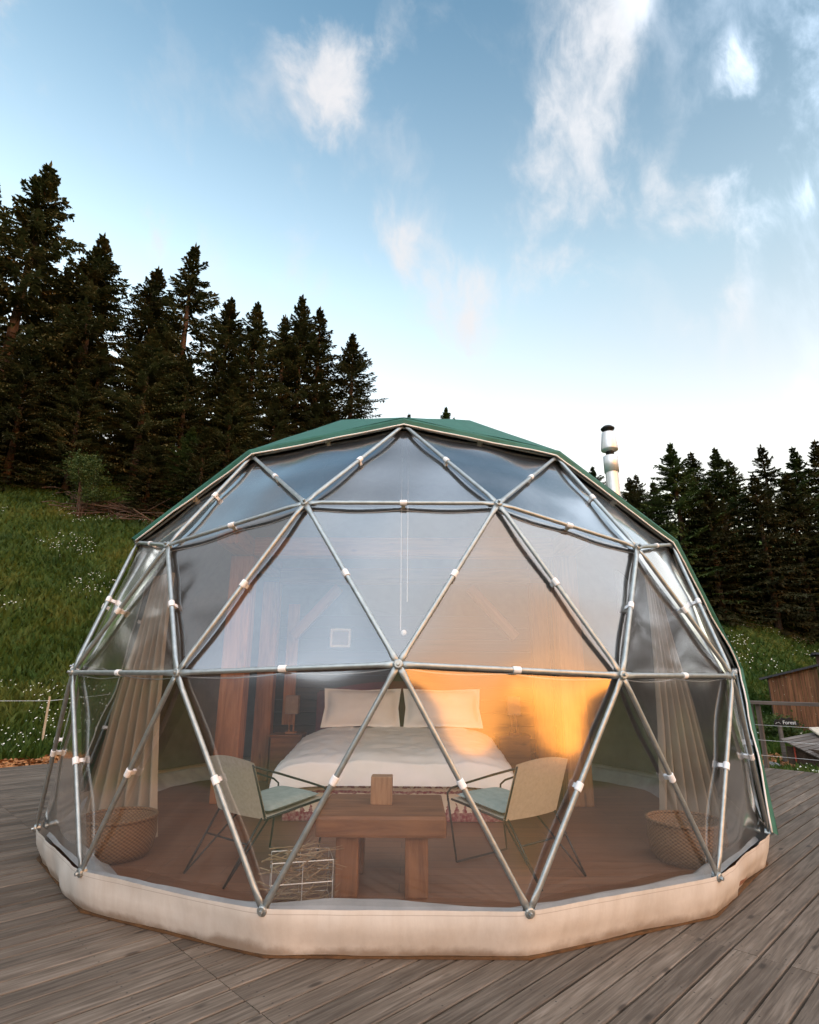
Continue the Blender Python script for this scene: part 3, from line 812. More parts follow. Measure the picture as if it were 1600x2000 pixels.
def build_bed():
    t = empty('double_bed', (-0.1, 0.35, FZ), 0, 'wide double bed with white duvet and red fir tree print valance', 'bed')
    o = MB().box((0, 0, 0.20), (2.20, 2.06, 0.40), None, 0.02).build('valance', MAT['toile'], t)
    MB().box((0, 0.0, 0.02), (2.1, 1.95, 0.035)).build('base', MAT['black_steel'], t)
    # duvet
    def fn(u, v):
        # plan position running over the edge and down
        ex, ey = (u - 0.5) * 2, (v - 0.5) * 2
        sx = math.copysign(min(1, abs(ex) / 0.80), ex); sy = -1 + (ey + 1) / 0.80 * 1.0 if False else ey
        x = 1.20 * sx; drop_x = max(0, (abs(ex) - 0.80) / 0.20)
        y = -1.08 + 2.02 * max(0, (v - 0.14) / 0.86); drop_y = max(0, (0.14 - v) / 0.14)
        drop = min(1.0, math.hypot(drop_x, drop_y))
        top = 0.60 + 0.11 * sstep(-1.0, 0.8, y) - 0.10 * (abs(sx) ** 6) - 0.06 * math.exp(-((y + 1.08) / 0.13) ** 2)
        z = top - 0.20 * drop
        x += math.copysign(0.03 * math.sin(drop_x * math.pi / 2) , ex); y -= 0.05 * math.sin(drop_y * math.pi / 2)
        p = Vector((x, y, z))
        wr = mnoise.noise(Vector((x * 2.2, y * 2.2, 0))) * 0.024 + abs(mnoise.noise(Vector((x * 5 + y * 3, y * 4 - x * 2, 2)))) * 0.030 + mnoise.noise(Vector((x * 13 - y * 5, y * 11 + x * 4, 5))) * 0.006
        d = Vector((0, 0, 1)).lerp(Vector((math.copysign(1, ex) if drop_x > 0 else 0, -1 if drop_y > 0 else 0, 0.2)), min(1, drop))
        return p + d * wr
    MB().grid(fn, 90, 80).build('duvet', MAT['linen'], t, True)
    def hb(u, v):
        x = (u - .5) * 2.3; zt_ = 1.30 - 0.16 * abs(u - .5) ** 2 * 4
        return Vector((x, 1.16 + 0.02 * math.sin(u * 25), 0.3 + (zt_ - 0.3) * v))
    MB().grid(hb, 40, 8).build('headboard_front', MAT['maroon'], t, True)
    MB().box((0, 1.215, 0.72), (2.26, 0.06, 0.9), None, 0.01).build('headboard', MAT['maroon'], t)
    for x, lab in ((-0.60, 'white pillow leaning on the left half of the bed head'), (0.50, 'white pillow leaning on the right half of the bed head')):
        def pf(u, v, side):
            a, b = (u - .5) * 2, (v - .5) * 2
            core = max(0, 1 - abs(a / 0.90) ** 2.6) ** 0.5 * max(0, 1 - abs(b / 0.86) ** 2.6) ** 0.5
            pull = 1 - 0.10 * (1 - abs(a)) * abs(b) ** 3 - 0.0
            wr = mnoise.noise(Vector((a * 3 + x, b * 3, side))) * 0.015
            return Vector((a * 0.53 * (1 - 0.06 * (1 - abs(b))), (0.13 * core + 0.004 + wr * core) * side, b * 0.27 * pull + 0.27))
        mb = MB(); mb.grid(lambda u, v: pf(u, v, -1), 36, 24); mb.grid(lambda u, v: pf(u, v, 1), 36, 24)
        o = mb.build('pillow', MAT['linen'], None, True); o.location = (x, 1.14, FZ + 0.71); o.rotation_euler = (rad(-24), 0, rad(random.uniform(-3, 3)))
        tag(o, lab, 'pillow', 'pillows on the double bed')
    for x, side in ((-1.58, 'left'), (1.44, 'right')):
        n = empty('nightstand', (x, 1.32, FZ), 0, 'low wooden nightstand on the %s of the double bed' % side, 'nightstand', 'nightstands beside the bed')
        MB().box((0, 0, 0.30), (0.40, 0.36, 0.58), None, 0.01).build('cabinet', MAT['table'], n)
        MB().box((0, -0.01, 0.605), (0.44, 0.40, 0.03), None, 0.006).build('top', MAT['table'], n)
        l = empty('table_lamp', (x + 0.03, 1.32, FZ + 0.62), 0, 'box shaded table lamp on the nightstand %s of the bed' % side, 'lamp', 'lamps on the nightstands')
        MB().box((0, 0, 0.012), (0.14, 0.12, 0.024), None, 0.004).build('lamp_base', MAT['beam'], l)
        MB().tube([(-0.03, 0, 0.02), (-0.03, 0, 0.27)], 0.013, 8).build('stem', MAT['beam'], l)
        MB().tube([(0.03, 0, 0.02), (0.03, 0, 0.27)], 0.013, 8).build('stem', MAT['beam'], l)
        MB().box((0, 0, 0.37), (0.17, 0.15, 0.24), None, 0.006).build('lamp_shade', MAT['lampshade'], l)
    p = empty('picture_frame', (-0.98, 1.75, 1.97), 0, 'small pale framed picture hanging on the dark plank wall', 'picture')
    for dx, dz, sx, sz in ((0, .12, .30, .03), (0, -.12, .30, .03), (-.135, 0, .03, .21), (.135, 0, .03, .21)): MB().box((dx, -0.012, dz), (sx, 0.02, sz)).build('frame_side', MAT['white_paint'], p)
    MB().box((0, 0, 0), (0.25, 0.008, 0.21)).build('print', MAT['lampshade'], p)


build_bed()


def build_table():
    t = empty('coffee_table', (-0.12, -2.36, FZ), 0, 'chunky rustic wooden table with thick legs in front of the bed', 'table')
    top = timber('tabletop', (0, 0, 0.43), (0.87, 0.72, 0.135), t, 'x', 'table', 0.022)
    for x in (-0.225, 0.235):
        for y in (-0.235, 0.22): timber('leg', (x, y, 0.185), (0.155, 0.15, 0.37), t, 'z', 'table', 0.012)
    o = timber('wooden_block', (-0.135, -2.34, FZ + 0.4975 + 0.093), (0.155, 0.13, 0.185), None, 'z', 'pale_wood', 0.006)
    tag(o, 'pale upright wooden block standing on the coffee table', 'block')


build_table()


def make_chair(loc, rz, label):
    t = empty('lounge_chair', loc, rz, label, 'chair', 'canvas lounge chairs at the coffee table')
    hw = 0.27
    for s in (-1, 1):
        MB().tube([(s * hw, -0.16, 0.76), (s * hw, -0.02, 0.40)], 0.010, 8).build('back_rail', MAT['black_steel'], t, True)
        MB().tube([(s * hw, -0.16, 0.755), (s * (hw + .02), 0.08, 0.68), (s * (hw + .04), 0.38, 0.58), (s * (hw + .04), 0.52, 0.53), (s * (hw + .035), 0.57, 0.49), (s * (hw + .03), 0.57, 0.43)], 0.008, 8).build('armrest', MAT['black_steel'], t, True)
        MB().tube([(s * (hw + .03), 0.57, 0.45), (s * (hw + .01), 0.50, 0.012)], 0.008, 8).build('leg', MAT['black_steel'], t, True)
        MB().tube([(s * (hw - .01), -0.03, 0.40), (s * (hw - .03), -0.30, 0.012)], 0.008, 8).build('leg', MAT['black_steel'], t, True)
        MB().tube([(s * (hw - .03), -0.30, 0.012), (s * (hw - .09), 0.10, 0.37)], 0.007, 8).build('leg_brace', MAT['black_steel'], t, True)
        MB().tube([(s * hw, -0.02, 0.385), (s * hw, 0.56, 0.44)], 0.009, 8).build('seat_rail', MAT['black_steel'], t, True)
    MB().tube([(-hw + .02, -0.14, 0.245), (hw - .02, -0.14, 0.245)], 0.007, 8).build('stretcher', MAT['black_steel'], t, True)
    MB().tube([(-hw - .01, 0.50, 0.012), (hw + .01, 0.50, 0.012)], 0.007, 8).build('stretcher', MAT['black_steel'], t, True)
    def back(u, v, o):
        x = (u - .5) * 2 * (hw + .012); sag = 0.035 * (1 - (2 * u - 1) ** 2)
        return Vector((x, -0.02 - 0.145 * v - sag * 0.8 + o, 0.39 + 0.385 * v + 0.03 * v * (1 - (2 * u - 1) ** 2)))
    mb = MB(); mb.grid(lambda u, v: back(u, v, -0.012), 14, 10); mb.grid(lambda u, v: back(u, v, 0.012), 14, 10)
    mb.build('backrest', MAT['canvas'], t, True)
    def seat(u, v, o):
        return Vector(((u - .5) * 2 * (hw - .005), 0.0 + 0.555 * v, 0.385 + 0.055 * v - 0.035 * (1 - (2 * u - 1) ** 2) * math.sin(v * math.pi) + o))
    mb = MB(); mb.grid(lambda u, v: seat(u, v, 0.01), 12, 10); mb.grid(lambda u, v: seat(u, v, -0.008), 12, 10)
    mb.build('seat', MAT['canvas'], t, True)
    def cush(u, v, s):
        a, b = (u - .5) * 2, (v - .5) * 2; c = max(0, 1 - abs(a) ** 4) ** .5 * max(0, 1 - abs(b) ** 4) ** .5
        return Vector((a * 0.24, 0.29 + b * 0.25, 0.425 + 0.05 * v + s * (0.032 * c)))
    mb = MB(); mb.grid(lambda u, v: cush(u, v, 1), 16, 16); mb.grid(lambda u, v: cush(u, v, -1), 16, 16)
    mb.build('cushion', MAT['seagreen'], t, True)
    return t


make_chair((-1.18, -2.16, FZ), rad(-38), 'canvas lounge chair with black rod frame left of the coffee table')
make_chair((0.96, -2.16, FZ), rad(38), 'canvas lounge chair with black rod frame right of the coffee table')


def build_soft():
    for s, side in ((-1, 'left'), (1, 'right')):
        def fn(u, v):
            ox = 0.0 if s < 0 else 0.10
            b = Vector((2.10 + ox, -1.42, 0.10)).lerp(Vector((2.92, -1.22, 0.10)), u); t_ = Vector((2.28 + ox, -1.28, 2.42)).lerp(Vector((2.62, -0.98, 2.42)), u)
            p = b.lerp(t_, v)
            amp = 0.055 * (1 - 0.45 * v); ph = u * 2 * math.pi * 6.0 + 1.2 * mnoise.noise(Vector((u * 4, v * 1.4, s)))
            p += Vector((0.35, -1, 0)).normalized() * amp * math.sin(ph) + Vector((0, 0, 0))
            p.x += 0.05 * math.sin(v * 3.0) * (1 - u) + 0.02 * mnoise.noise(Vector((u * 6, v * 3, 4)))
            return Vector((p.x * s, p.y, p.z))
        o = MB().grid(fn, 110, 30).build('curtain', MAT['curtain'], None, True); tag(o, 'beige linen curtain hanging in folds at the %s side of the tent' % side, 'curtain', 'curtains inside the tent')
        b = empty('wicker_basket', (s * 2.27, -1.82, FZ), 0, 'round wicker basket on the floor at the foot of the %s curtain' % side, 'basket', 'wicker baskets by the curtains')
        MB().lathe([(0.0, 0.004), (0.24, 0.004), (0.275, 0.05), (0.295, 0.16), (0.285, 0.27), (0.28, 0.285), (0.265, 0.27), (0.265, 0.06), (0.0, 0.03)], 40).build('body', MAT['wicker'], b, True)
        MB().tube([(0.283 * math.cos(k * math.pi / 16), 0.283 * math.sin(k * math.pi / 16), 0.288) for k in range(32)], 0.014, 8, closed=True).build('rim', MAT['wicker'], b, True)
    # two cords
    p = empty('hanging_cords', (0.0, -1.2, 1.85), 0, 'pair of thin white cords with a small knob hanging from the tent top', 'cord')
    for x in (-0.035, 0.035): MB().tube([(x * 0.9, 0, 0.30 if x > 0 else 0.02), (x, 0, 2.05)], 0.0035, 6).build('cord', MAT['cord'], p)
    MB().lathe([(0.0, -0.03), (0.022, -0.02), (0.03, 0.0), (0.022, 0.02), (0.0, 0.03)], 14).build('cord_weight', MAT['white_paint'], p, True)
    # wire basket with brushwood
    wb = empty('wire_basket', (-0.63, -2.72, FZ), rad(14), 'thin wire basket on the floor left of the table legs', 'basket')
    for z in (0.01, 0.14, 0.26): MB().tube([(-.19, -.13, z), (.19, -.13, z), (.19, .13, z), (-.19, .13, z)], 0.0035, 6, closed=True).build('wire', MAT['wire'], wb)
    for x, y in ((-.19, -.13), (.19, -.13), (.19, .13), (-.19, .13), (0, -.13), (0, .13)): MB().tube([(x, y, 0.01), (x, y, 0.26)], 0.003, 6).build('wire', MAT['wire'], wb)
    mb = MB()
    for i in range(90):
        c = Vector((random.uniform(-.16, .16), random.uniform(-.10, .10), random.uniform(0.03, 0.30))); a = random.gauss(0.1, .5); l = random.uniform(.15, .30); tl = random.gauss(0, .2)
        d = Vector((math.cos(a), math.sin(a), tl)).normalized() * l
        m1 = c + Vector((random.gauss(0, .02), random.gauss(0, .02), random.gauss(0, .02)))
        mb.tube([c - d * .6, m1, c + d * .6], [0.0045, 0.0035, 0.0015], 5)
        if random.random() < .6: mb.tube([m1, m1 + d * .4 + Vector((random.gauss(0, .04), random.gauss(0, .04), random.gauss(0.02, .04)))], [0.003, 0.001], 4)
    o = mb.build('brushwood', MAT['twig']); o.location = (-0.63, -2.72, FZ + 0.01); o.rotation_euler = (0, 0, rad(14)); tag(o, 'bundle of dry twigs heaped in the wire basket', 'firewood')


build_soft()

# ------------------------------------------------------------------ around the deck
def build_right():
    # railing along the back right edge of the deck
    rl = empty('deck_railing', (5.95, 3.45, 0), 0, 'grey wooden deck railing with wires right of the tent', 'railing')
    e = -DV
    for d in (0.0, 2.2, 4.4):
        for q in (-0.045, 0.045):
            o = MB().box((0, 0, 0), (1.0, 0.085, 0.06), None, 0.006).build('post', MAT['grey_wood'], rl); o.location = e * (d + q * 1.25) + Vector((0.03, 0.03, 0.49)); o.rotation_euler = (math.pi / 2, math.pi / 2, A)
            o.rotation_euler = Matrix.Rotation(A, 3, 'Z').to_4x4().to_euler(); o.rotation_euler = (Matrix.Rotation(A + math.pi / 2, 4, 'Z') @ Matrix.Rotation(math.pi / 2, 4, 'Y')).to_euler()
    o = MB().box((0, 0, 0), (5.2, 0.12, 0.055), None, 0.006).build('rail', MAT['grey_wood'], rl); o.location = e * 2.45 + Vector((0, 0, 1.02)); o.rotation_euler = (0, 0, A - math.pi / 2)
    for z in (0.18, 0.42, 0.66): MB().tube([e * -0.1 + Vector((0, 0, z)), e * 4.6 + Vector((0, 0, z))], 0.003, 5).build('wire', MAT['wire'], rl)
    # shed
    s = empty('wooden_shed', (13.2, 15.0, -0.8), rad(-33), 'sunburnt plank shed with a sloping dark roof at the meadow edge', 'shed')
    for i in range(11):
        x = 0.07 + i * 0.14; h = 2.22 + 0.40 * (x / 1.5)
        o = MB().box((0, 0, 0), (h, 0.03, 0.132), None, 0.004).build('plank', MAT['shed'], s); o.location = (x, random.uniform(-.006, .006), h / 2); o.rotation_euler = (0, -math.pi / 2, 0)
    for i in range(12):
        y = 0.09 + i * 0.2; h = 2.2
        o = MB().box((0, 0, 0), (h, 0.03, 0.19), None, 0.004).build('plank', MAT['shed_dark'], s); o.location = (-0.02, y, h / 2); o.rotation_euler = (0, -math.pi / 2, math.pi / 2)
    for i in range(10):
        x = 1.62 + i * 0.14; h = 3.0
        o = MB().box((0, 0, 0), (h, 0.03, 0.132), None, 0.004).build('plank', MAT['shed_dark'], s); o.location = (x, -0.12 + random.uniform(-.006, .006), h / 2); o.rotation_euler = (0, -math.pi / 2, 0)
    o = MB().box((0, 0, 0), (1.95, 2.8, 0.07)).build('roof', MAT['roof'], s); o.location = (0.66, 1.2, 2.40); o.rotation_euler = (0, -math.atan2(.4, 1.5), 0)
    MB().box((2.4, 1.1, 3.03), (1.9, 2.9, 0.07)).build('roof', MAT['roof'], s)
    # sign
    g = empty('forest_sign', (10.25, 9.9, -0.75), rad(-4), 'black mountain shaped sign lettered Forest on a short wooden post', 'sign')
    MB().box((0, 0, 0.45), (0.085, 0.085, 0.95), None, 0.006).build('post', MAT['grey_wood'], g)
    out_ = [(-.18, 0), (-.16, .10), (-.09, .17), (-.02, .135), (.06, .215), (.17, .17), (.26, .215), (.36, .13), (.45, .10), (.50, 0)]
    vs = [(x, -0.06, z + .90) for x, z in out_] + [(x, -0.045, z + .90) for x, z in out_]; n = len(out_)
    fs = [tuple(range(n)), tuple(range(2 * n - 1, n - 1, -1))] + [(i, n + i, n + (i + 1) % n, (i + 1) % n) for i in range(n)]
    board = mesh_obj('board', vs, fs, MAT['sign'], g)
    cu = bpy.data.curves.new('lettering', 'FONT'); cu.body = 'Forest'; cu.size = 0.135; cu.extrude = 0.002
    tmp = bpy.data.objects.new('tmp', cu); COL.objects.link(tmp); bpy.context.view_layer.update()
    me = bpy.data.meshes.new_from_object(tmp.evaluated_get(bpy.context.evaluated_depsgraph_get())); bpy.data.objects.remove(tmp)
    me.materials.clear(); me.materials.append(MAT['white_paint'])
    lo = bpy.data.objects.new('lettering', me); COL.objects.link(lo); lo.parent = board; lo.location = (0.06, -0.064, 0.935); lo.rotation_euler = (math.pi / 2, 0, 0)
    MB().tube([(-.13, -.063, .94), (-.085, -.063, .985), (-.065, -.063, .965), (-.04, -.063, .99), (0.0, -.063, .94)], 0.004, 5).build('peak_symbol', MAT['white_paint'], board)
    # slatted lounger
    l = empty('slatted_lounger', (10.15, 8.55, -0.73), rad(18), 'grey slatted wooden lounger with raised head beyond the deck', 'lounger')
    for i in range(9):
        o = MB().box((0, 0, 0), (1.5, 0.115, 0.03), None, 0.004).build('slat', MAT['grey_wood'], l); tt = i * 0.13
        o.location = (0.55, tt - .4, 0.30 + tt * 0.34); o.rotation_euler = (rad(19), rad(-6), 0)
    for x in (0.0, 1.1): MB().box((x, 0.12, 0.21), (0.06, 1.15, 0.42), (rad(0), 0, 0)).build('side_support', MAT['shed_dark'], l)
    MB().box((1.12, 0.50, 0.76), (0.6, 0.36, 0.05), (rad(32), 0, 0), 0.015).build('head_cushion', MAT['canvas'], l)
    o = empty('red_stake', (9.92, 8.9, -0.74), 0, 'thin red marker stake stuck in the grass by the deck', 'stake')
    MB().tube([(0, 0, 0), (0.01, 0, 0.42)], [0.016, 0.02], 8).build('shaft', MAT['red'], o); MB().tube([(0.01, 0, 0.42), (0.01, 0, 0.46)], [0.024, 0.018], 8).build('tip', MAT['red'], o)
    for i, (x, y, r_) in enumerate(((9.75, 9.7, .22), (9.45, 9.45, .15), (10.7, 9.6, .17))):
        bm = bmesh.new(); bmesh.ops.create_icosphere(bm, subdivisions=3, radius=r_)
        for v in bm.verts: v.co += v.co.normalized() * r_ * 0.35 * mnoise.noise(v.co * (2.2 / r_ * .25) + Vector((i * 7, 0, 0))); v.co.z *= 0.6
        me = bpy.data.meshes.new('boulder'); bm.to_mesh(me); bm.free(); me.materials.append(MAT['stone'])
        o = bpy.data.objects.new('boulder', me); COL.objects.link(o); o.location = (x, y, float(ground_h(x, y)) + r_ * .2)
        tag(o, ['grey boulder at the foot of the forest sign', 'small grey boulder between deck corner and forest sign', 'grey boulder behind the slatted lounger'][i], 'boulder', 'boulders by the sign')


build_right()


def build_left():
    # electric fence stake line
    x, y = -7.8, 6.1
    z = float(ground_h(x, y)); o = empty('fence_stake', (x, y, z - .05), 0, 'pale thin fence stake standing in the meadow grass left of the tent', 'stake')
    MB().tube([(0, 0, 0), (0.0, 0, 1.08)], [0.026, 0.022], 8).build('shaft', MAT['stake'], o)
    MB().tube([(0, -.03, .99), (0, .03, .99)], 0.012, 6).build('insulator', MAT['clip'], o)
    wpts = []
    for (a, b) in (((-12.6, 3.6), (-7.8, 6.1)), ((-7.8, 6.1), (-4.6, 8.8))):
        for i in range(9):
            f = i / 8; x = a[0] + (b[0] - a[0]) * f; y = a[1] + (b[1] - a[1]) * f
            za = float(ground_h(*a)) + .94; zb = float(ground_h(*b)) + .94; wpts.append((x, y, za + (zb - za) * f - 0.05 * math.sin(math.pi * f)))
    o = MB().tube(wpts, 0.004, 5).build('fence_wire', MAT['wire']); tag(o, 'single thin wire strung past the pale fence stake', 'wire')


build_left()


def scatter_chips(name, region, n, label):
    V = []; F = []
    for i in range(n):
        x, y = region(); z = float(ground_h(x, y)) + random.uniform(0.0, 0.06); l = random.uniform(.03, .085); w_ = l * random.uniform(.3, .6)
        m = Matrix.Rotation(random.uniform(0, 6.28), 3, 'Z') @ Matrix.Rotation(random.gauss(0, .5), 3, 'X') @ Matrix.Rotation(random.gauss(0, .4), 3, 'Y')
        b = len(V)
        for q in ((-l, -w_, 0), (l, -w_ * .6, 0), (l * .8, w_, .006), (-l, w_ * .8, .01)): V.append(m @ Vector(q) + Vector((x, y, z)))
        F.append((b, b + 1, b + 2, b + 3))
    o = mesh_obj(name, V, F, MAT['chips']); tag(o, label, 'wood chips', kind='stuff')


def left_strip():
    d = random.uniform(0.05, 1.5); u = random.uniform(-6.4, 6.4); p = DU * u + DV * (6.66 + d); return p.x, p.y
def right_strip():
    return random.gauss(10.3, 1.3), random.gauss(10.4, 1.0)
scatter_chips('bark_chips', left_strip, 7000, 'orange bark chips strewn along the left edge of the deck')
scatter_chips('bark_chips', right_strip, 3500, 'orange bark chips on the ground round the forest sign')


def build_grass():
    def blades(n, sampler, hmin, hmax):
        x, y = sampler(n); z = ground_h(x, y); k = len(x)
        a = rng.uniform(0, 2 * np.pi, k); h = rng.uniform(hmin, hmax, k); lean = rng.normal(0, .35, (k, 2)) * h[:, None]; w_ = rng.uniform(.012, .03, k) * (1 + np.hypot(x, y + 6.9) / 14)
        b = np.stack([x, y, z - .02], 1); dx = np.stack([np.cos(a) * w_, np.sin(a) * w_, np.zeros(k)], 1)
        tip = b + np.stack([lean[:, 0], lean[:, 1], h], 1); mid = b * .5 + tip * .5 + np.stack([np.zeros(k), np.zeros(k), h * .12], 1)
        V = np.stack([b - dx, b + dx, mid + dx * .7, tip, mid - dx * .7], 1).reshape(-1, 3); F = np.arange(k * 5).reshape(-1, 5)
        return V, F
    def left(n):
        y = rng.uniform(1.0, 27, n * 2); x = -rng.uniform(3, 31, n * 2)
        d1 = (-x + y - 9.35) / 2 ** .5; keep = (d1 > 1.7) & (np.abs(x) < (y + 6.9) * .80 + 2) & (y + 6.9 < -x * 2.6)
        return x[keep][:n], y[keep][:n]
    def right(n):
        y = rng.uniform(4, 27, n * 3); x = rng.uniform(7.5, 27, n * 3)
        keep = (x + y > 11.0) & (x < (y + 6.9) * .78 + 1) & (x > (y + 6.9) * .48)
        keep &= ~((np.hypot((x - 10.3) / 2.4, (y - 10.2) / 2.0) < 1) & (rng.random(n * 3) < .95))
        return x[keep][:n], y[keep][:n]
    V1, F1 = blades(75000, left, .12, .38); V2, F2 = blades(36000, right, .10, .32)
    o = np_mesh('meadow_grass', np.concatenate([V1, V2]), np.concatenate([F1, F2 + len(V1)]), MAT['grass']); tag(o, 'rough green meadow grass on the slope either side of the tent', 'grass', kind='stuff')
    # drifts of small white flowers
    V = []; F = []
    def clump(n, sampler):
        x, y = sampler(n)
        msk = np.array([mnoise.noise(Vector((a * .33, b * .45, 3.0))) + 0.35 * mnoise.noise(Vector((a * 1.5, b * 1.5, 1))) > 0.10 for a, b in zip(x, y)]); x, y = x[msk], y[msk]
        z = ground_h(x, y) + rng.uniform(.16, .34, len(x)); s = rng.uniform(.012, .028, len(x)) * 0.45 * (1 + np.hypot(x, y + 6.9) / 22)
        b = np.stack([x, y, z], 1); ang = rng.uniform(0, 6.28, len(x)); q = []
        for k in range(5):
            an = ang + k * 2 * np.pi / 5; q.append(b + np.stack([np.cos(an) * s, np.sin(an) * s * .8, np.sin(an) * s * .6], 1))
        return np.stack(q, 1).reshape(-1, 3)
    a = clump(12000, left); b = clump(3000, right); P_ = np.concatenate([a, b])
    o = np_mesh('meadow_flowers', P_, np.arange(len(P_)).reshape(-1, 5), MAT['petal']); tag(o, 'drifts of small white flowers in the meadow grass', 'flowers', kind='stuff')


build_grass()

# ------------------------------------------------------------------ trees
def spruce_mesh(seed, H, spread, mat, dens=1.0, low=0.08):
    r = random.Random(seed); V = []; F = []
    def quad(p, d, side, l, w_):
        b = len(V); e = p + d * l; m = p + d * (l * .55)
        V.extend([p - side * (w_ * .25), m - side * w_, e, m + side * w_]); F.append((b, b + 1, b + 2, b + 3))
    z = H * low
    while z < H * 0.985:
        f = z / H; Lm = spread * H; L0 = Lm * (1 - math.exp(-(H - z) * 0.40 / Lm)) * (0.8 + 0.2 * min(1, f * 5)) * min(1.0, 0.45 + 0.55 * (H - z) / 2.6) + 0.08
        nb = int(r.choice((4, 5, 5, 6)) * dens) if f < .9 else 4
        a0 = r.uniform(0, 6.28)
        for k in range(nb):
            if r.random() < 0.10: continue
            a = a0 + k * 6.283 / nb + r.gauss(0, .28); L = L0 * r.uniform(.55, 1.18)
            pitch = (0.62 if f > .85 else 0.12 - 0.55 * (1 - f)) + r.gauss(0, .12)
            d = Vector((math.cos(a), math.sin(a), 0)); p = Vector((0, 0, z + r.uniform(-.1, .1))); seg = 7; step = L / seg
            for i in range(seg):
                s = i / seg; pt = pitch - 0.55 * s * (1 - f) + 0.75 * s * s
                dv = (d * math.cos(pt) + Vector((0, 0, math.sin(pt)))).normalized(); side = dv.cross(Vector((0, 0, 1))).normalized()
                if s > .12 or f > .7:
                    tl = (0.20 + 0.36 * L * .5 * (1 - s * .75)) * r.uniform(.7, 1.25); tl = min(tl, 1.15)
                    for sg in (-1, 1):
                        for m in range(4):
                            td = (dv * r.uniform(.45, .8) + side * sg * r.uniform(.6, 1.0) + Vector((0, 0, r.uniform(-.5, -.02)))).normalized()
                            q = p + dv * (step * (m * .25 + r.uniform(0, .3)))
                            sd = td.cross(Vector((r.gauss(0, .4), r.gauss(0, .4), 1))).normalized()
                            quad(q, td, sd, tl * r.uniform(.7, 1.1), 0.035 + 0.065 * tl)
                            # hanging twigs
                            if f < .85 and m % 2:
                                hd = (td * .5 + Vector((0, 0, -.9))).normalized(); quad(q + td * (tl * r.uniform(.2, .8)), hd, sd, tl * r.uniform(.35, .7), 0.03 + 0.045 * tl)
                p = p + dv * step
            quad(p - dv * step * .6, dv, side, step * 1.9, 0.09); quad(p - dv * step * .6, dv, side.cross(dv), step * 1.7, 0.06)
        z += (0.27 + 0.20 * (1 - f)) * (H / 16) ** .5 * r.uniform(.8, 1.2) / (dens ** .3)
    quad(Vector((0, 0, H - .5)), Vector((0, 0, 1)), Vector((1, 0, 0)), .75, .07); quad(Vector((0, 0, H - .5)), Vector((0, 0, 1)), Vector((0, 1, 0)), .75, .07)
    me = bpy.data.meshes.new('crown'); me.from_pydata([tuple(v) for v in V], [], F); me.update(); me.materials.append(mat)
    tb = MB().tube([(0, 0, -1.2), (0, 0, .4), (0.04, 0.02, H * .35), (-0.03, 0, H * .7), (0, 0, H * .99)], [H * .019, H * .0155, H * .011, H * .006, .012], 9)
    # some bare dead twigs low on the trunk
    for i in range(26):
        zz = r.uniform(.06, .4) * H; a = r.uniform(0, 6.28); l = r.uniform(.5, 1.5); tb.tube([(0, 0, zz), (math.cos(a) * l, math.sin(a) * l, zz - .15 * l)], [0.020, 0.006], 4)
    tm = bpy.data.meshes.new('trunk'); tm.from_pydata([tuple(v) for v in tb.v], [], tb.f); tm.update(); tm.materials.append(MAT['bark'])
    return me, tm


SPR = [spruce_mesh(1, 18, .175, MAT['spruce'], 1.1, .04), spruce_mesh(2, 18, .205, MAT['spruce'], 1.15, .04), spruce_mesh(3, 18, .165, MAT['spruce'], .95, .06), spruce_mesh(4, 18, .235, MAT['spruce'], 1.3, .01), spruce_mesh(5, 18, .22, MAT['spruce_fresh'], 1.25, .01)]
TREE_N = 0
def spruce(x, y, top, kind, lean=0.0, label='', group='', minh=4.0):
    z = float(ground_h(x, y)); h = max(minh, top - z); me, tm = SPR[kind]
    t = empty('spruce_tree', (x, y, z), random.uniform(0, 6.28), label, 'tree', group)
    s = h / 18.0; t.scale = (s * random.uniform(.92, 1.08) * 1.32 * (18 / h) ** .25, s * random.uniform(.92, 1.08) * 1.32 * (18 / h) ** .25, s)
    for nm, m in (('trunk', tm), ('crown', me)):
        o = bpy.data.objects.new(nm, m); COL.objects.link(o); o.parent = t
    if lean:
        t.rotation_euler = (0, lean, 0)
    return t


